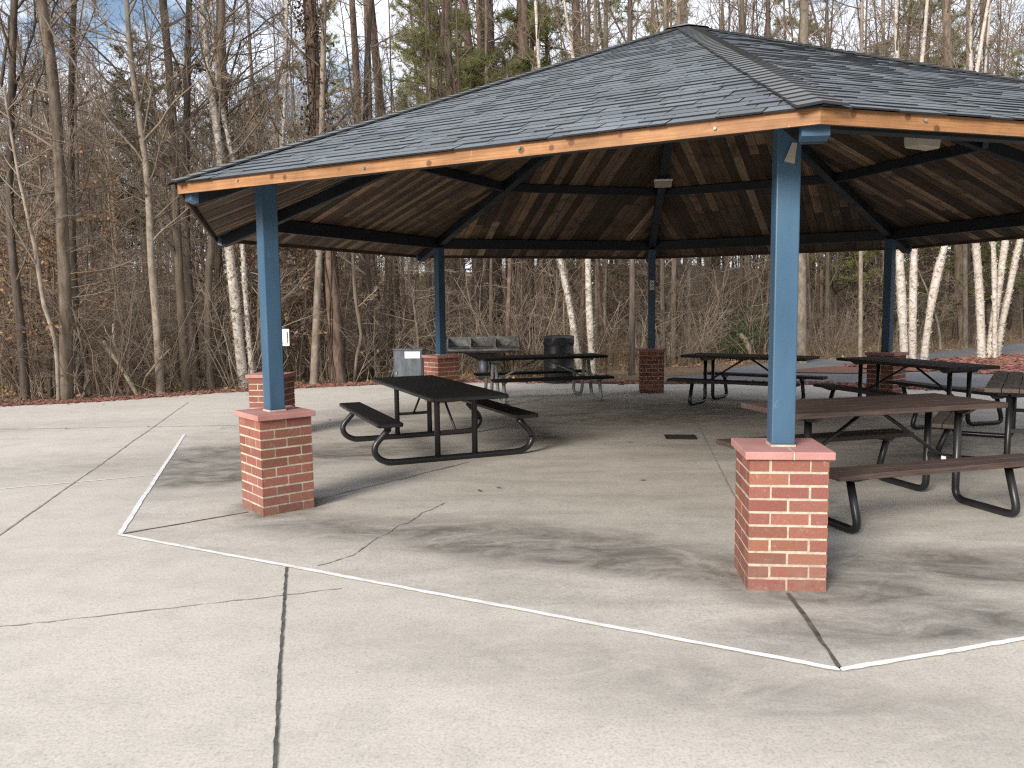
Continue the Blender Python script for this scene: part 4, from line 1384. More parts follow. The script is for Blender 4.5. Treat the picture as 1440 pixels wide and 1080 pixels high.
def own_tree(name, label, stems, Y, bark, twig, seed, n=22, zlo=3.0, Lmax=3.2, extra=0, cat='tree', grow=9.0, rt=.0045, rough=0.0, leaf=None, sides=10, droop=0, ang=(.1, 1.0), limbs=()):
    """a tree whose stems follow outlines read at depth Y; each stem = [(u, v, width px), ...] bottom to top"""
    rng = random.Random(seed)
    b0 = atY(stems[0][0][0], stems[0][0][1], Y)
    base = Vector((b0.x, Y, gz(b0.x, Y)))
    e = empty(name, base); tag(e, label, cat)
    mt, mc = MB(), MB(); ml = MB()
    for si, st in enumerate(stems):
        dy = (si * .37) % .9 - .3 if si else 0
        P_ = [atY(u, v, Y + dy) for u, v, w in st]
        W = [w / FPX * Y / 2 * (.80 if name == 'river_birch' else 1) for u, v, w in st]
        pts = [p - base for p in P_]
        pts[0].z = -.12 + (gz(P_[0].x, Y + dy) - base.z)
        # smooth resample, then grow on above the picture's upper edge
        q, rr = [], []
        for i in range(len(pts) - 1):
            p0 = pts[max(0, i - 1)]; p1 = pts[i]; p2 = pts[i + 1]; p3 = pts[min(len(pts) - 1, i + 2)]
            m = max(2, int((p2 - p1).length / .35))
            for j in range(m):
                t_ = j / m
                q.append(.5 * ((2 * p1) + (p2 - p0) * t_ + (2 * p0 - 5 * p1 + 4 * p2 - p3) * t_ * t_ + (3 * p1 - p0 - 3 * p2 + p3) * t_ ** 3))
                rr.append((W[i] + (W[i + 1] - W[i]) * t_) * (1 + rough * rng.uniform(-1, 1)))
        q.append(pts[-1]); rr.append(W[-1])
        rr[0] *= 1.25
        d = (pts[-1] - pts[-2]).normalized(); d = (d + UP * .4).normalized()
        if grow:
            g, gr = limb(rng, q[-1], d, grow, rr[-1], .02, 9, .06, .05)
            q += g[1:]; rr += gr[1:]
        mt.tube(q, rr, sides, 0)
        top = q[-1].z
        crown_on(rng, mc, q, rr, n, zlo, top, Lmax, .05, 1, ang, 7, 5, rt, droop)
        if rough > .05:     # curls of peeling bark
            for i in range(int(60 * len(st))):
                t_ = rng.random() ** 1.1 * .72; p, dd = along(q, t_); r_ = rr[int(t_ * (len(rr) - 1))]
                a = rng.uniform(0, 2 * PI); o_ = Vector((math.cos(a), math.sin(a), 0)); s_ = Vector((-math.sin(a), math.cos(a), 0))
                l = rng.uniform(.03, .10); p = p + o_ * r_ * .95
                n0 = len(mt.v)
                for w1, h1, o1 in ((-l, -.02, 0), (l, -.025, 0), (l * .8, .03, .02), (-l * .7, .035, .03)):
                    mt.v.append(tuple(p + s_ * w1 * .5 + UP * h1 + o_ * o1 * rng.uniform(.5, 1.6)))
                mt.face((n0, n0 + 1, n0 + 2, n0 + 3), 0)
    for lb in limbs:
        P_ = [atY(u, v, Y + dy_) - base for u, v, w, dy_ in lb]; W = [w / FPX * Y / 2 * .62 for u, v, w, dy_ in lb]
        q, rr = [], []
        for i in range(len(P_) - 1):
            m = max(2, int((P_[i + 1] - P_[i]).length / .3))
            for j in range(m):
                f = j / m; q.append(P_[i].lerp(P_[i + 1], f) + rdir(rng) * .04); rr.append(W[i] + (W[i + 1] - W[i]) * f)
        q.append(P_[-1]); rr.append(W[-1])
        mt.tube(q, rr, 6, 0)
        for j in range(10):
            p2, d2 = along(q, rng.uniform(.1, .98)); q2, r2 = limb(rng, p2, d2 + rdir(rng) * .8, rng.uniform(.4, 1.5), .010, .004, 5, .18, .05)
            mc.tube(q2, r2, 4, 0); twig_out(rng, mc, q2, .005, 6, .6, 0, .1, .05, .8, 2, rt)
    build('trunk', mt, M[bark], e)
    build('crown', mc, M[twig], e)
    if leaf == 'needle':
        mf = MB(); mw = MB()
        pine_crown(rng, mw, mf, q, rr, 11, 7.2, 12.5, 2.4, 11, .32, 24)
        build('bough', mw, M['bark_pine'], e); build('needles', mf, M['needle'], e)
    if leaf == 'vine':
        mv = MB()
        for i in range(9):
            a0 = rng.uniform(0, 6.28)
            path = [];
            for j in range(26):
                t_ = j / 26 * .75; p, dd = along(q, t_); r_ = rr[int(t_ * (len(rr) - 1))] + .015
                a = a0 + math.sin(j * .5 + i) * .5; path.append(p + Vector((math.cos(a), math.sin(a), 0)) * r_)
            mv.tube(path, .011, 5, 0)
        for i in range(2600):
            t_ = .25 + .6 * rng.random(); p, dd = along(q, t_)
            c = .5 + .5 * math.sin(t_ * 60) * math.sin(t_ * 23)
            if rng.random() > .25 + c: continue
            a = rng.uniform(0, 6.28); o_ = Vector((math.cos(a), math.sin(a), rng.uniform(-.3, .3)))
            p = p + o_ * (.12 + abs(rng.gauss(0, .17))); dd = rdir(rng); k = rng.uniform(.6, 1.4)
            leafquad(mv, p, dd, dd.cross(rdir(rng)).normalized(), .09, .03, (k, k, k))
        build('vine', mv, M['vine'], e)
    return e


own_tree('bare_tree', 'thick grey-brown tree trunk, nearest to the concrete at the far left', [[(92, 568, 20), (93, 470, 17), (88, 330, 16), (82, 200, 14), (72, 90, 14), (58, 0, 13), (50, -60, 12)]], 15.3, 'bark_grey', 'twig', 1, 24, 5.5, 3.2)
own_tree('bare_tree', 'dark thin trunk with a pale strip, leftmost at the mulch edge', [[(36, 566, 13), (30, 470, 12), (20, 380, 11), (14, 300, 10), (16, 150, 9), (20, 0, 9)]], 15.4, 'bark_dark', 'twig', 2, 20, 3.0, 2.6,
         limbs=[[(0, 120, 7, 0), (14, 25, 6, .3), (40, -10, 5, .5)], [(12, 160, 5, 0), (48, 30, 5, .4), (45, -20, 4, .5)], [(40, 170, 4, .2), (78, 10, 4, .4), (85, -20, 4, .4)]])
own_tree('bare_tree', 'pale thin forked stem leaning left beside the thick grey trunk', [[(82, 566, 5), (78, 480, 6), (62, 430, 6), (50, 350, 6), (42, 320, 5)]], 15.0, 'bark_light', 'twig_light', 3, 14, 1.8, 2.0, grow=2.5)
own_tree('bare_tree', 'dark rough trunk just right of the thick grey trunk', [[(113, 562, 14), (108, 470, 11), (102, 330, 9), (100, 150, 8), (104, 0, 7)]], 16.4, 'bark_dark', 'twig', 4, 24, 4.0, 3.0)
own_tree('bare_tree', 'slim pale grey tree bending left, halfway between concrete corner and left edge', [[(226, 556, 12), (220, 450, 11), (213, 370, 10), (208, 260, 9), (198, 180, 8), (184, 80, 7), (178, 0, 6)]], 16.2, 'bark_light', 'twig', 5, 26, 4.2, 2.8,
         limbs=[[(205, 235, 5, 0), (150, 160, 4, -.5), (100, 85, 4, -.9), (60, 20, 3, -1.2)], [(200, 190, 4, 0), (215, 130, 4, -.3), (160, 50, 3, -.7), (130, 0, 3, -.8)]])
own_tree('bare_tree', 'straight brown trunk rising behind the slim pale tree', [[(263, 553, 14), (256, 450, 12), (249, 330, 11), (244, 200, 11), (238, 100, 10), (229, 0, 10)]], 17.0, 'bark_grey', 'twig', 6, 28, 4.0, 3.4,
         limbs=[[(246, 240, 6, 0), (205, 160, 5, -.4), (140, 70, 4, -.8), (75, 15, 3, -1)], [(243, 130, 5, 0), (280, 90, 4, .3), (330, 10, 4, .5)]])
own_tree('bare_tree', 'dark ridged trunk left of the peeling birch', [[(278, 552, 12), (270, 450, 12), (262, 350, 11), (262, 200, 9), (266, 0, 8)]], 17.6, 'bark_dark', 'twig', 7, 22, 4.0, 3.0)
own_tree('bare_tree', 'smooth brown trunk directly left of the peeling birch', [[(297, 551, 12), (292, 470, 11), (294, 380, 10), (298, 335, 10), (306, 200, 9), (312, 0, 9)]], 17.4, 'bark_grey', 'twig', 8, 22, 4.5, 3.0)
own_tree('bare_tree', 'straight grey trunk between the smooth brown trunk and the birch', [[(314, 549, 11), (310, 450, 10), (307, 350, 9), (317, 230, 12), (314, 150, 12), (310, 0, 11)]], 17.9, 'bark_grey', 'twig', 9, 24, 5.0, 3.4,
         limbs=[[(315, 140, 5, 0), (340, 60, 4, .4), (395, 15, 3, .8), (420, -10, 3, 1)], [(315, 110, 5, 0), (330, 30, 4, .2), (335, -30, 4, .3)]])
own_tree('river_birch', 'cream peeling birch with three stems beside the far left post', [
    [(345, 549, 19), (338, 500, 17), (330, 420, 16), (322, 350, 15), (314, 260, 13), (304, 175, 11), (294, 100, 9), (287, 30, 7), (284, -20, 6)],
    [(357, 546, 9), (350, 480, 9), (344, 400, 8), (341, 345, 8), (330, 240, 7), (306, 120, 6), (297, 0, 5)],
    [(354, 548, 9), (360, 510, 9), (366, 465, 8), (376, 380, 7), (392, 250, 6), (400, 150, 5), (403, 0, 5)]], 17.3, 'birch', 'twig', 10, 13, 4.5, 2.8, rough=.12, grow=6)
own_tree('bare_tree', 'pale grey slender trunk between the left post and the vine-clad pine', [[(441, 548, 12), (444, 480, 11), (447, 400, 10), (450, 330, 9), (452, 200, 8), (456, 0, 7)]], 17.8, 'bark_light', 'twig', 11, 22, 4.0, 2.8)
own_tree('tall_pine', 'vine-clad dark pine trunk leaning left above the shelter roof', [[(476, 548, 24), (472, 470, 21), (464, 380, 20), (458, 300, 19), (448, 190, 18), (441, 90, 17), (436, 0, 16)]], 18.0, 'bark_pine', 'twig', 12, 20, 5.5, 2.6, leaf='vine', cat='pine')
own_tree('bare_tree', 'thin dark trunk seen under the roof left of the utility cabinet', [[(525, 545, 10), (522, 480, 9), (518, 400, 8), (516, 330, 7), (514, 200, 7)]], 19.2, 'bark_dark', 'twig', 13, 22, 3.2, 2.8)
own_tree('bare_tree', 'crooked pale sapling leaning over the mulch left of the cabinet', [[(497, 548, 4), (502, 500, 5), (508, 470, 5), (500, 420, 5), (495, 340, 4)]], 18.2, 'bark_grey', 'twig', 14, 7, 1.4, 1.0, grow=2)
own_tree('bare_tree', 'pinkish smooth trunk just left of the back left post', [[(603, 505, 8), (607, 440, 9), (608, 380, 9), (606, 250, 8), (600, 0, 7)]], 25, 'bark_light', 'twig', 15, 20, 5.0, 3.0)
# pines above the roof line
for i, (st, Y, lab) in enumerate([
    ([(514, 515, 12), (508, 300, 11), (503, 140, 10), (495, 0, 8)], 26, 'slim brown pine trunk leaning left above the roof, second from the vine-clad one'),
    ([(560, 512, 15), (548, 300, 13), (535, 150, 12), (521, 0, 10)], 27, 'brown pine trunk leaning left with its base hidden by the picnic tables'),
    ([(640, 505, 12), (636, 350, 11), (632, 120, 10), (628, 0, 9)], 25, 'pine trunk behind the green needle tuft over the roof'),
    ([(679, 505, 14), (672, 300, 13), (664, 120, 12), (651, 0, 11)], 28, 'leaning pine trunk right of the green needle tuft'),
    ([(702, 505, 17), (694, 300, 16), (690, 110, 15), (686, 0, 14)], 27, 'stout dark pine trunk over the middle of the roof slope'),
    ([(745, 505, 18), (742, 300, 16), (737, 90, 15), (735, 0, 14)], 26, 'mossy pine trunk right of the stout dark pine'),
    ([(818, 500, 14), (816, 300, 13), (812, 80, 12), (809, 0, 11)], 29, 'dark pine trunk nearest to the roof peak on its left'),
    ([(525, 505, 10), (522, 300, 9), (518, 100, 8), (515, 0, 8)], 33, 'faint far pine trunk between the two leaning pines')]):
    own_tree('tall_pine', lab, [st], Y, 'bark_pine', 'twig', 40 + i, 12, 7.0, 2.6, cat='pine', grow=7, ang=(-.1, .6), leaf='needle' if i in (2, 3, 5) else None)
for i, (u, v, w, top, Y, bark, lab) in enumerate([
    (1128, 508, 15, 1131, 22.5, 'bark_light', 'thick pale grey trunk rising just right of the near post'),
    (1210, 505, 6, 1212, 24.5, 'bark_light', 'very thin pale trunk between near post and right back post'),
    (888, 540, 9, 886, 19.5, 'bark_dark', 'dark straight trunk left of the back middle post'),
    (932, 505, 6, 936, 24, 'bark_grey', 'thin trunk right of the back middle post'),
    (946, 505, 8, 955, 24, 'bark_grey', 'leaning trunk pair member right of the back middle post'),
    (966, 500, 12, 962, 25, 'bark_light', 'pale grey trunk with branchy foot above the dark plank table'),
    (683, 505, 6, 684, 25, 'bark_light', 'thin pale trunk rising behind the barbecue grill'),
    (851, 495, 8, 852, 27, 'bark_light', 'straight pale trunk right of the two leaning birches'),
    (1052, 505, 9, 1043, 28, 'bark_grey', 'grey tree whose top shows just right of the roof peak'),
    (1085, 505, 8, 1080, 30, 'bark_grey', 'slender tree second to the right of the roof peak'),
    (1244, 505, 6, 1242, 29, 'bark_light', 'yellowish slim trunk over the right roof slope'),
    (1352, 495, 14, 1330, 30, 'bark_grey', 'stout grey leaning trunk over the right roof slope'),
    (1358, 495, 7, 1362, 28, 'bark_light', 'yellowish thin trunk beside the stout grey leaning one'),
    (1392, 490, 9, 1385, 31, 'bark_grey', 'grey-brown trunk nearest the right picture edge above the roof'),
    (838, 505, 6, 837, 26, 'bark_light', 'thin pale stem left of the roof peak')]):
    own_tree('bare_tree', lab, [[(u, v, w), (u + (top - u) * .3 + (i % 3 - 1) * 2, v * .66, w * .93), (u + (top - u) * .65, v * .33, w * .85), (top, 0, w * .75)]], Y, bark, 'twig' if i % 2 else 'twig_light', 70 + i, 24, 4.0, 3.4, grow=7)
# river birches
own_tree('river_birch', 'pair of leaning white birch stems behind the trash drum', [
    [(818, 540, 12), (812, 500, 12), (803, 440, 11), (795, 400, 10), (787, 360, 9), (770, 250, 8)],
    [(834, 540, 13), (832, 500, 13), (829, 440, 12), (827, 380, 11), (827, 300, 10)]], 20.0, 'birch', 'twig', 90, 14, 5.5, 3.0, rough=.10, grow=7)
own_tree('river_birch', 'clump of three white birch stems by the right back post', [
    [(1273, 512, 14), (1271, 480, 14), (1268, 420, 14), (1264, 345, 13), (1258, 240, 11)],
    [(1284, 513, 13), (1283, 470, 13), (1284, 410, 13), (1286, 345, 12), (1292, 240, 10)],
    [(1298, 514, 13), (1302, 480, 13), (1311, 420, 14), (1322, 370, 13), (1330, 340, 12), (1352, 240, 10)]], 20.6, 'birch', 'twig', 91, 12, 6.0, 3.0, rough=.16, grow=6)
own_tree('river_birch', 'clump of white birch stems on the red mulch bed at the right edge', [
    [(1381, 502, 14), (1379, 450, 13), (1376, 390, 12), (1372, 340, 12), (1366, 240, 10)],
    [(1391, 502, 14), (1398, 450, 13), (1405, 400, 12), (1413, 345, 11), (1428, 240, 10)],
    [(1399, 501, 13), (1409, 455, 12), (1419, 410, 11), (1429, 360, 11), (1436, 330, 10), (1452, 240, 9)],
    [(1404, 405, 8), (1398, 370, 8), (1395, 335, 7), (1388, 240, 6)]], 23.2, 'birch', 'twig', 92, 12, 6.0, 3.0, rough=.16, grow=6)

# dead branches on the woods edge
def stick(label, pts, Y, cat='branch', name='dead_branch', bark='deadwood'):
    b0 = atY(pts[0][0], pts[0][1], Y); base = Vector((b0.x, Y, gz(b0.x, Y)))
    rng = random.Random(int(pts[0][0]))
    q = [atY(u, v, Y + i * .08) - base for i, (u, v, w) in enumerate(pts)]
    q[0].z = 0.0
    mb = MB(); mb.tube(q, [w / FPX * Y / 2 for u, v, w in pts], 8, cap=True)
    for j in range(3):
        p, d = along(q, rng.uniform(.3, .9)); a, r_ = limb(rng, p, d + rdir(rng), rng.uniform(.15, .5), .012, .006, 3, .3, 0); mb.tube(a, r_, 5)
    o = build(name, mb, M[bark]); o.location = base
    tag(o, label, cat)
stick('pale broken dead branch propped up at the left woods edge', [(196, 558, 6), (180, 533, 6), (165, 508, 6), (150, 490, 6), (146, 480, 5)], 15.7)
stick('crooked dead stem crossing behind the pale broken branch', [(175, 562, 5), (163, 540, 5), (168, 505, 4), (160, 480, 4), (159, 455, 3)], 16.0)
stick('dark leaning dead branch under the roof left of the cabinet', [(462, 546, 8), (480, 535, 8), (500, 522, 7), (515, 500, 6), (520, 480, 4)], 18.6)
stick('fallen pale log lying behind the dark plank table', [(1060, 492, 8), (1048, 478, 8), (1040, 470, 7)], 24)
stick('thin bare stick leaning right at the slim pale tree', [(196, 556, 3), (205, 530, 3), (225, 505, 3), (240, 490, 2)], 15.9)

# ---- the woods: scattered individuals
rng = random.Random(77)
placed = []
def free(x, y, d):
    for a, b in placed:
        if (a - x) ** 2 + (b - y) ** 2 < d * d: return False
    return True
def in_open(x, y):
    """concrete, path and mulch are kept clear"""
    if math.hypot(x - OX, y - OY) < 8.6: return True
    import bisect
    if x < 9.0:
        ye = 13.6
        for (x0, y0), (x1, y1) in zip(edge[8:], edge[9:]):
            if x1 <= x <= x0: ye = y0 + (y1 - y0) * (x - x0) / (x1 - x0)
        if x > .6: ye = 18.3
        if y < ye + .75: return True
    if x > 2.5:
        lim = 19.6 + max(0, x - 3) * .58 + 1.2
        if x > 7: lim = max(lim, 24.4 + (x - 10) * .5)
        if y < lim: return True
    return False
def scatter(kind, n, ymin, ymax, umin, umax, dmin, sc=(.8, 1.3), szr=(.9, 1.15), cond=None, mats=None):
    k = 0; tries = 0
    while k < n and tries < 6000:
        tries += 1
        Y = ymin + (ymax - ymin) * rng.random() ** .8
        u = rng.uniform(umin, umax); x = (u - 720) / FPX * Y
        if in_open(x, Y) or not free(x, Y, dmin): continue
        placed.append((x, Y)); s_ = rng.uniform(*sc)
        plant(kind, x, Y, s_, rng.uniform(*szr), None, (rng.gauss(0, .035), rng.gauss(0, .035)), mats=rng.choice(mats) if mats else None)
        k += 1
BM = [None, {'trunk': 'bark_dark'}, {'trunk': 'bark_grey'}, {'trunk': 'bark_pine'}, {'trunk': 'bark_dark'}]
scatter('bare', 6, 19, 30, -60, 480, .9, (.3, .6), (.75, 1.0), mats=BM)
scatter('bare', 8, 22, 32, 420, 900, .9, (.3, .5), (.55, .75), mats=BM)
scatter('bare', 18, 24, 36, 860, 1500, .9, (.35, .75), (.75, 1.0), mats=BM)
scatter('bare', 28, 31, 46, -80, 1520, .8, (.45, .85), (.6, .85), mats=BM)
scatter('pine', 6, 28, 42, 560, 840, 1.2, (.8, 1.0), (.72, .9))
scatter('pine', 8, 30, 46, 0, 1500, 1.5, (.8, 1.1), (.7, .95))
scatter('cedar', 9, 36, 46, -60, 400, 1.6, (1.0, 1.4), (.95, 1.15))
scatter('cedar', 8, 36, 46, 1080, 1500, 1.6, (1.0, 1.4), (1.0, 1.25))
for u_, Y_, a_, b_ in ((1175, 29, 1.1, .7), (1225, 31, 1.2, .85), (1345, 30, 1.2, .9), (1440, 31, 1.2, .9), (1305, 34, 1.3, 1.0)):
    plant('young_pine', (u_ - 720) / FPX * Y_, Y_, a_, b_)
scatter('pole', 26, 17.5, 31, -60, 470, .6, (.5, 1.0), (.45, .75), mats=BM)
scatter('pole', 44, 19, 33, 430, 980, .6, (.6, 1.2), (.40, .58), mats=BM)
scatter('pole', 22, 25, 36, 900, 1500, .7, (.7, 1.35), (.7, 1.0), mats=BM)
scatter('sapling', 30, 15.2, 26, -60, 470, .5, (.7, 1.2), (.45, .85))
scatter('sapling', 14, 18.2, 28, 400, 960, .55, (.7, 1.2), (.45, .75))
scatter('sapling', 18, 22, 34, 880, 1500, .55, (.7, 1.3), (.6, .9))
scatter('shrub', 16, 15.2, 20, -40, 430, .45, (.8, 1.5), (.7, 1.2))
scatter('shrub', 12, 18.3, 24, 400, 900, .5, (.8, 1.5), (.7, 1.1))
scatter('shrub', 16, 22, 30, 880, 1480, .5, (.8, 1.5), (.5, .9))
for u_, Y_ in ((-12, 15.9), (14, 17.0), (52, 16.6), (74, 15.9), (128, 17.4), (425, 18.6), (432, 19.6), (452, 18.9), (395, 19.2)):
    plant('beech', (u_ - 720) / FPX * Y_, Y_, rng.uniform(.8, 1.1), rng.uniform(.75, 1.1))
scatter('beech', 8, 16.5, 22, -60, 180, .6, (.7, 1.1), (.8, 1.2))
scatter('beech', 8, 18, 24, 330, 470, .5, (.7, 1.2), (.8, 1.3))
scatter('beech', 6, 20, 28, 480, 760, .6, (.7, 1.1), (.6, .9))
scatter('beech', 4, 24, 32, 800, 960, .7, (.7, 1.1), (.6, .9))
for u, Y, s1, s2, k in ((612, 30, 1.0, .62, 'young_pine'), (806, 30, .8, .60, 'young_pine'), (1200, 34, 1.1, .8, 'young_pine'), (1335, 36, 1.2, 1.0, 'young_pine'), (1420, 33, 1.0, .8, 'young_pine'), (1080, 40, 1.2, .9, 'young_pine'),
                        (560, 23, .75, .8, 'evergreen'), (1030, 24, .9, .9, 'evergreen'), (1048, 26, 1.2, 1.3, 'evergreen'), (1300, 29, 1, 1, 'evergreen')):
    x = (u - 720) / FPX * Y; plant(k, x, Y, s1, s2)
for u, Y, s1, sz_, v in ((620, 25, .75, .62, 0), (742, 27, .85, .72, 1), (780, 29, .8, .75, 3), (690, 31, .9, .8, 2), (830, 33, .8, .8, 1)):
    x = (u - 720) / FPX * Y; plant('pine', x, Y, s1, sz_, None, (0, 0), v)

# ---- the far woods and the thicket nobody could count
rng = random.Random(9)
mb = MB()
def sky_top(u):
    t_ = [(-200, 11), (60, 12.5), (130, 12), (180, 9.5), (235, 11.5), (330, 12), (400, 10.5), (460, 10), (700, 8.5), (900, 9), (1050, 10), (1180, 13), (1300, 14.5), (1500, 14), (1700, 14)]
    for (a, b), (c, d) in zip(t_, t_[1:]):
        if a <= u <= c: return b + (d - b) * (u - a) / (c - a)
    return 11
for i in range(430):
    Y = rng.uniform(40, 58); u = rng.uniform(-160, 1600); x = (u - 720) / FPX * Y
    z = gz(x, Y); h = sky_top(u) * rng.uniform(.7, 1.1) * (Y / 46)
    pts, rad = trunk_path(rng, h, rng.uniform(.03, .085), 1.0, 6)
    b = Vector((x, Y, z)); pts = [p + b for p in pts]
    mb.tube(pts, rad, 4, 1 if rng.random() < .6 else 0)
    for j in range(44):
        p, d = along(pts, rng.uniform(.06, .99)); L = rng.uniform(.8, 2.8)
        q, rr = limb(rng, p, rdir(rng) + UP * .5, L, .022, .010, 3, .25, .08); mb.tube(q, rr, 3, 0)
        for k in range(3):
            p2, d2 = along(q, rng.uniform(.2, .98)); q2, r2 = limb(rng, p2, d2 + rdir(rng) * .9, L * rng.uniform(.3, .7), .011, .006, 2, .2, .08); mb.tube(q2, r2, 3, 0)
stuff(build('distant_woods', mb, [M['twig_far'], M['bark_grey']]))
mb = MB()
for i in range(2600):
    Y = 15.4 + 28 * rng.random() ** 1.3; u = rng.uniform(-120, 1560); x = (u - 720) / FPX * Y
    if in_open(x, Y): continue
    z = gz(x, Y)
    h = rng.uniform(.5, 2.8) * (.7 if Y < 20 else 1.1)
    q, rr = limb(rng, Vector((x, Y, z - .05)), Vector((rng.gauss(0, .35), rng.gauss(0, .35), 1)), h, rng.uniform(.005, .013), .004, 5, .16, .02)
    mb.tube(q, rr, 3, 0 if rng.random() < .7 else 1)
    for k in range(7):
        p2, d2 = along(q, rng.uniform(.15, .98)); q2, r2 = limb(rng, p2, d2 + rdir(rng) * .9, h * rng.uniform(.2, .55), .006, .0035, 3, .25, .02); mb.tube(q2, r2, 3, 0 if k % 3 else 1)
stuff(build('undergrowth', mb, [M['twig'], M['twig_light']]))
SUN_AZ_ = R(213)
mb = MB(); rng = random.Random(51)  # unseen trees added beside and behind the camera to block low sky
for i in range(300):
    a = rng.uniform(R(40), R(320)); d = rng.uniform(24, 42)      # measured from straight ahead
    x, y = d * math.sin(a), d * math.cos(a)
    if y > 0 and abs(x / y) < .78: continue
    if abs(a - SUN_AZ_) < R(38): d += 34  # set farther off here so the sun gets through
    x, y = d * math.sin(a), d * math.cos(a)
    z = gz(x, y); h = rng.uniform(8, 13) * (.8 if abs(a - SUN_AZ_) < R(38) else 1)
    pts, rad = trunk_path(rng, h, rng.uniform(.08, .18), 1.0, 6)
    b = Vector((x, y, z)); pts = [p + b for p in pts]
    mb.tube(pts, rad, 5, 1)
    for j in range(26):
        p, dd = along(pts, rng.uniform(.03, .99)); L = rng.uniform(.8, 2.8)
        q, rr = limb(rng, p, rdir(rng) + UP * .5, L, .06, .03, 3, .25, .08); mb.tube(q, rr, 3, 0)
        for k in range(3):
            p2, d2 = along(q, rng.uniform(.2, .98)); q2, r2 = limb(rng, p2, d2 + rdir(rng) * .9, L * .6, .035, .02, 2, .2, .08); mb.tube(q2, r2, 3, 0)
stuff(build('unseen_shade_woods', mb, [M['twig_far'], M['bark_grey']]))
# dry grass tufts and fallen leaves
mb = MB()
for i in range(15000):
    Y = 14.3 + 24 * rng.random() ** 1.7; u = rng.uniform(-60, 1500); x = (u - 720) / FPX * Y
    op = in_open(x, Y)
    if op and not (in_open(x, Y - .0) and not in_open(x, Y + .7)): continue
    a = rng.uniform(0, 6.28); d = Vector((math.cos(a), math.sin(a), rng.uniform(-.2, .5))).normalized(); k = rng.uniform(.5, 1.4)
    p = Vector((x, Y, gz(x, Y) + rng.uniform(.01, .06)))
    leafquad(mb, p, d, d.cross(rdir(rng)).normalized(), rng.uniform(.06, .13), rng.uniform(.02, .04), (k, k * rng.uniform(.85, 1.0), k * rng.uniform(.75, 1.0)))
stuff(build('fallen_leaves', mb, M['litter']))
mb = MB()
for i in range(7000):
    Y = 17 + 22 * rng.random() ** 1.3; u = rng.uniform(780, 1480) if rng.random() < .7 else rng.uniform(-40, 700); x = (u - 720) / FPX * Y
    if in_open(x, Y): continue
    p = Vector((x, Y, gz(x, Y) - .01)); d = Vector((rng.gauss(0, .3), rng.gauss(0, .3), 1)); k = rng.uniform(.7, 1.5)
    L = rng.uniform(.12, .45); s_ = Vector((rng.gauss(0, 1), rng.gauss(0, .3), 0)).normalized() * .008
    n0 = len(mb.v); mb.v.extend([tuple(p - s_), tuple(p + s_), tuple(p + d * L)]); mb.face((n0, n0 + 1, n0 + 2), 0, (k, k * 1.02, k * .75))
stuff(build('dry_grass', mb, M['litter']))
# leaves drifted along the concrete's edge
mb = MB(); rng = random.Random(41)
for i in range(520):
    j = rng.randrange(len(le) - 1); x, y = le[j]
    y -= abs(rng.gauss(0, .22)); x += rng.gauss(0, .1)
    a = rng.uniform(0, 6.28); d = Vector((math.cos(a), math.sin(a), rng.uniform(0, .25))); k = rng.uniform(.5, 1.2)
    leafquad(mb, Vector((x, y, .012)), d, Vector((-math.sin(a), math.cos(a), .1)), rng.uniform(.03, .07), rng.uniform(.01, .02), (k, k * .85, k * .72))
stuff(build('drifted_leaves', mb, M['litter']))
# a few blown leaves on the concrete
rng = random.Random(31); mb = MB()
for i in range(40):
    x, y = (rng.uniform(-8, 6), rng.uniform(10, 17)) if i < 34 else (rng.uniform(-1, 4), rng.uniform(7, 11))
    a = rng.uniform(0, 6.28); d = Vector((math.cos(a), math.sin(a), .15)); k = rng.uniform(.4, 1.0)
    leafquad(mb, Vector((x, y, .014)), d, Vector((-math.sin(a), math.cos(a), .1)), rng.uniform(.04, .08), rng.uniform(.012, .022), (k, k * .85, k * .75))
stuff(build('blown_leaves', mb, M['litter']))


# ------------------------------------------------------------------ camera, light, sky
cam = bpy.data.cameras.new('camera'); co = bpy.data.objects.new('camera', cam); COL.objects.link(co)
cam.sensor_fit = 'HORIZONTAL'; cam.sensor_width = 36; cam.lens = 36 * FPX / 1440
cam.clip_start = .05; cam.clip_end = 2000
c_, s_ = math.cos(PITCH), math.sin(PITCH)
U0 = Vector((1, 0, 0)); V0 = Vector((0, -s_, c_)); D0 = Vector((0, c_, s_))
X = U0 * math.cos(ROLL) + V0 * math.sin(ROLL); Y = U0 * -math.sin(ROLL) + V0 * math.cos(ROLL); Z = -D0
co.matrix_world = Matrix(((X.x, Y.x, Z.x, 0), (X.y, Y.y, Z.y, 0), (X.z, Y.z, Z.z, CZ), (0, 0, 0, 1)))
SC.camera = co

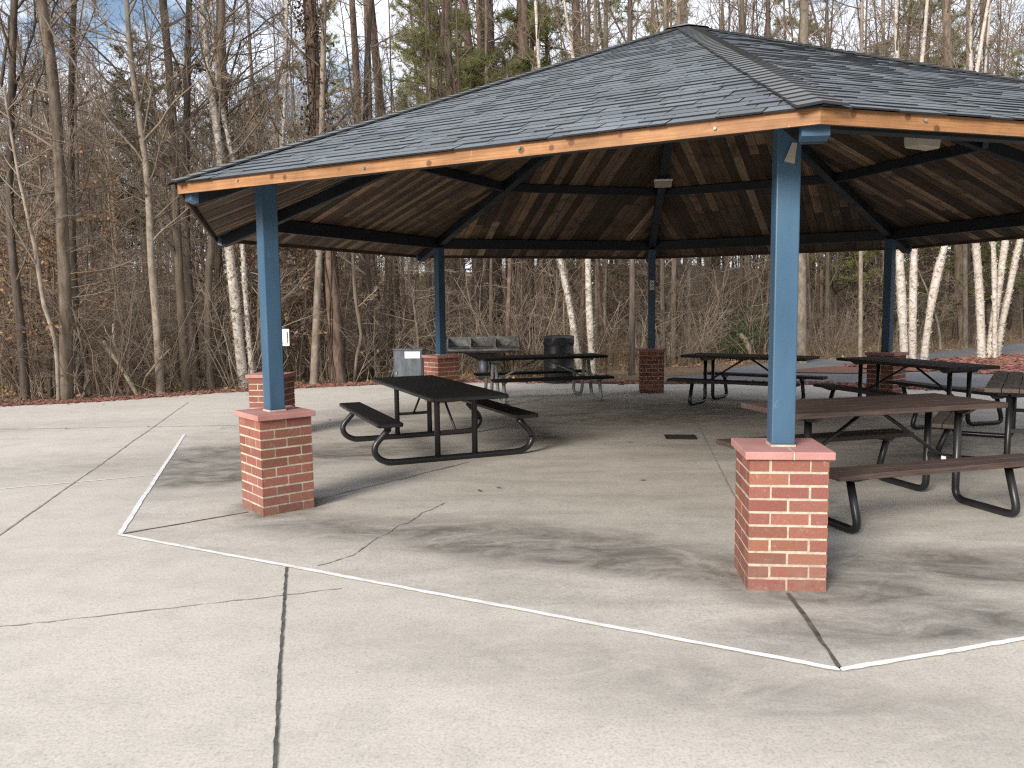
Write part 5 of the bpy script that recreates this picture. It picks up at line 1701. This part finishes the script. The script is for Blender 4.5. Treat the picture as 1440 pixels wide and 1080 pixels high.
SUN_AZ = R(213)      # clockwise from +Y : behind the camera, to the left
SUN_EL = R(23)
sd = Vector((math.sin(SUN_AZ) * math.cos(SUN_EL), math.cos(SUN_AZ) * math.cos(SUN_EL), math.sin(SUN_EL)))
sl = bpy.data.lights.new('sun', 'SUN'); sl.energy = 3.0; sl.angle = R(20); sl.color = (1.0, .93, .84)
so = bpy.data.objects.new('sun', sl); COL.objects.link(so); so.location = (0, 0, 30)
so.rotation_euler = (-sd).to_track_quat('-Z', 'Y').to_euler()

w = bpy.data.worlds.new('World'); SC.world = w; w.use_nodes = True
n, l = w.node_tree.nodes, w.node_tree.links
bg = n['Background']; bg.inputs['Strength'].default_value = .10
sky = n.new('ShaderNodeTexSky'); sky.sky_type = 'NISHITA'; sky.sun_disc = False
sky.sun_elevation = SUN_EL; sky.sun_rotation = SUN_AZ; sky.air_density = 1.0; sky.dust_density = 1.5
tc = n.new('ShaderNodeTexCoord'); mp = n.new('ShaderNodeMapping'); mp.inputs['Scale'].default_value = (1, 1, 2.2)
l.new(tc.outputs['Generated'], mp.inputs['Vector'])
no = n.new('ShaderNodeTexNoise'); no.inputs['Scale'].default_value = 5.0; no.inputs['Detail'].default_value = 7; no.inputs['Roughness'].default_value = .58
l.new(mp.outputs[0], no.inputs['Vector'])
rp_ = n.new('ShaderNodeValToRGB'); rp_.color_ramp.elements[0].position = .36; rp_.color_ramp.elements[1].position = .53
l.new(no.outputs['Fac'], rp_.inputs['Fac'])
mx = n.new('ShaderNodeMix'); mx.data_type = 'RGBA'
l.new(rp_.outputs['Color'], mx.inputs[0]); l.new(sky.outputs[0], mx.inputs[6]); mx.inputs[7].default_value = (7.5, 7.9, 8.7, 1)
l.new(mx.outputs[2], bg.inputs['Color'])

vs = SC.view_settings
vs.view_transform = 'Standard'; vs.look = 'None'; vs.gamma = 1; vs.exposure = 0.76
SC.render.engine = 'CYCLES'
SC.cycles.use_denoising = False; SC.cycles.caustics_reflective = False; SC.cycles.caustics_refractive = False; SC.cycles.blur_glossy = 1.0; SC.cycles.sample_clamp_indirect = 3.0; SC.cycles.filter_width = 1.25
SC.cycles.max_bounces = 6; SC.cycles.diffuse_bounces = 3; SC.cycles.transparent_max_bounces = 4
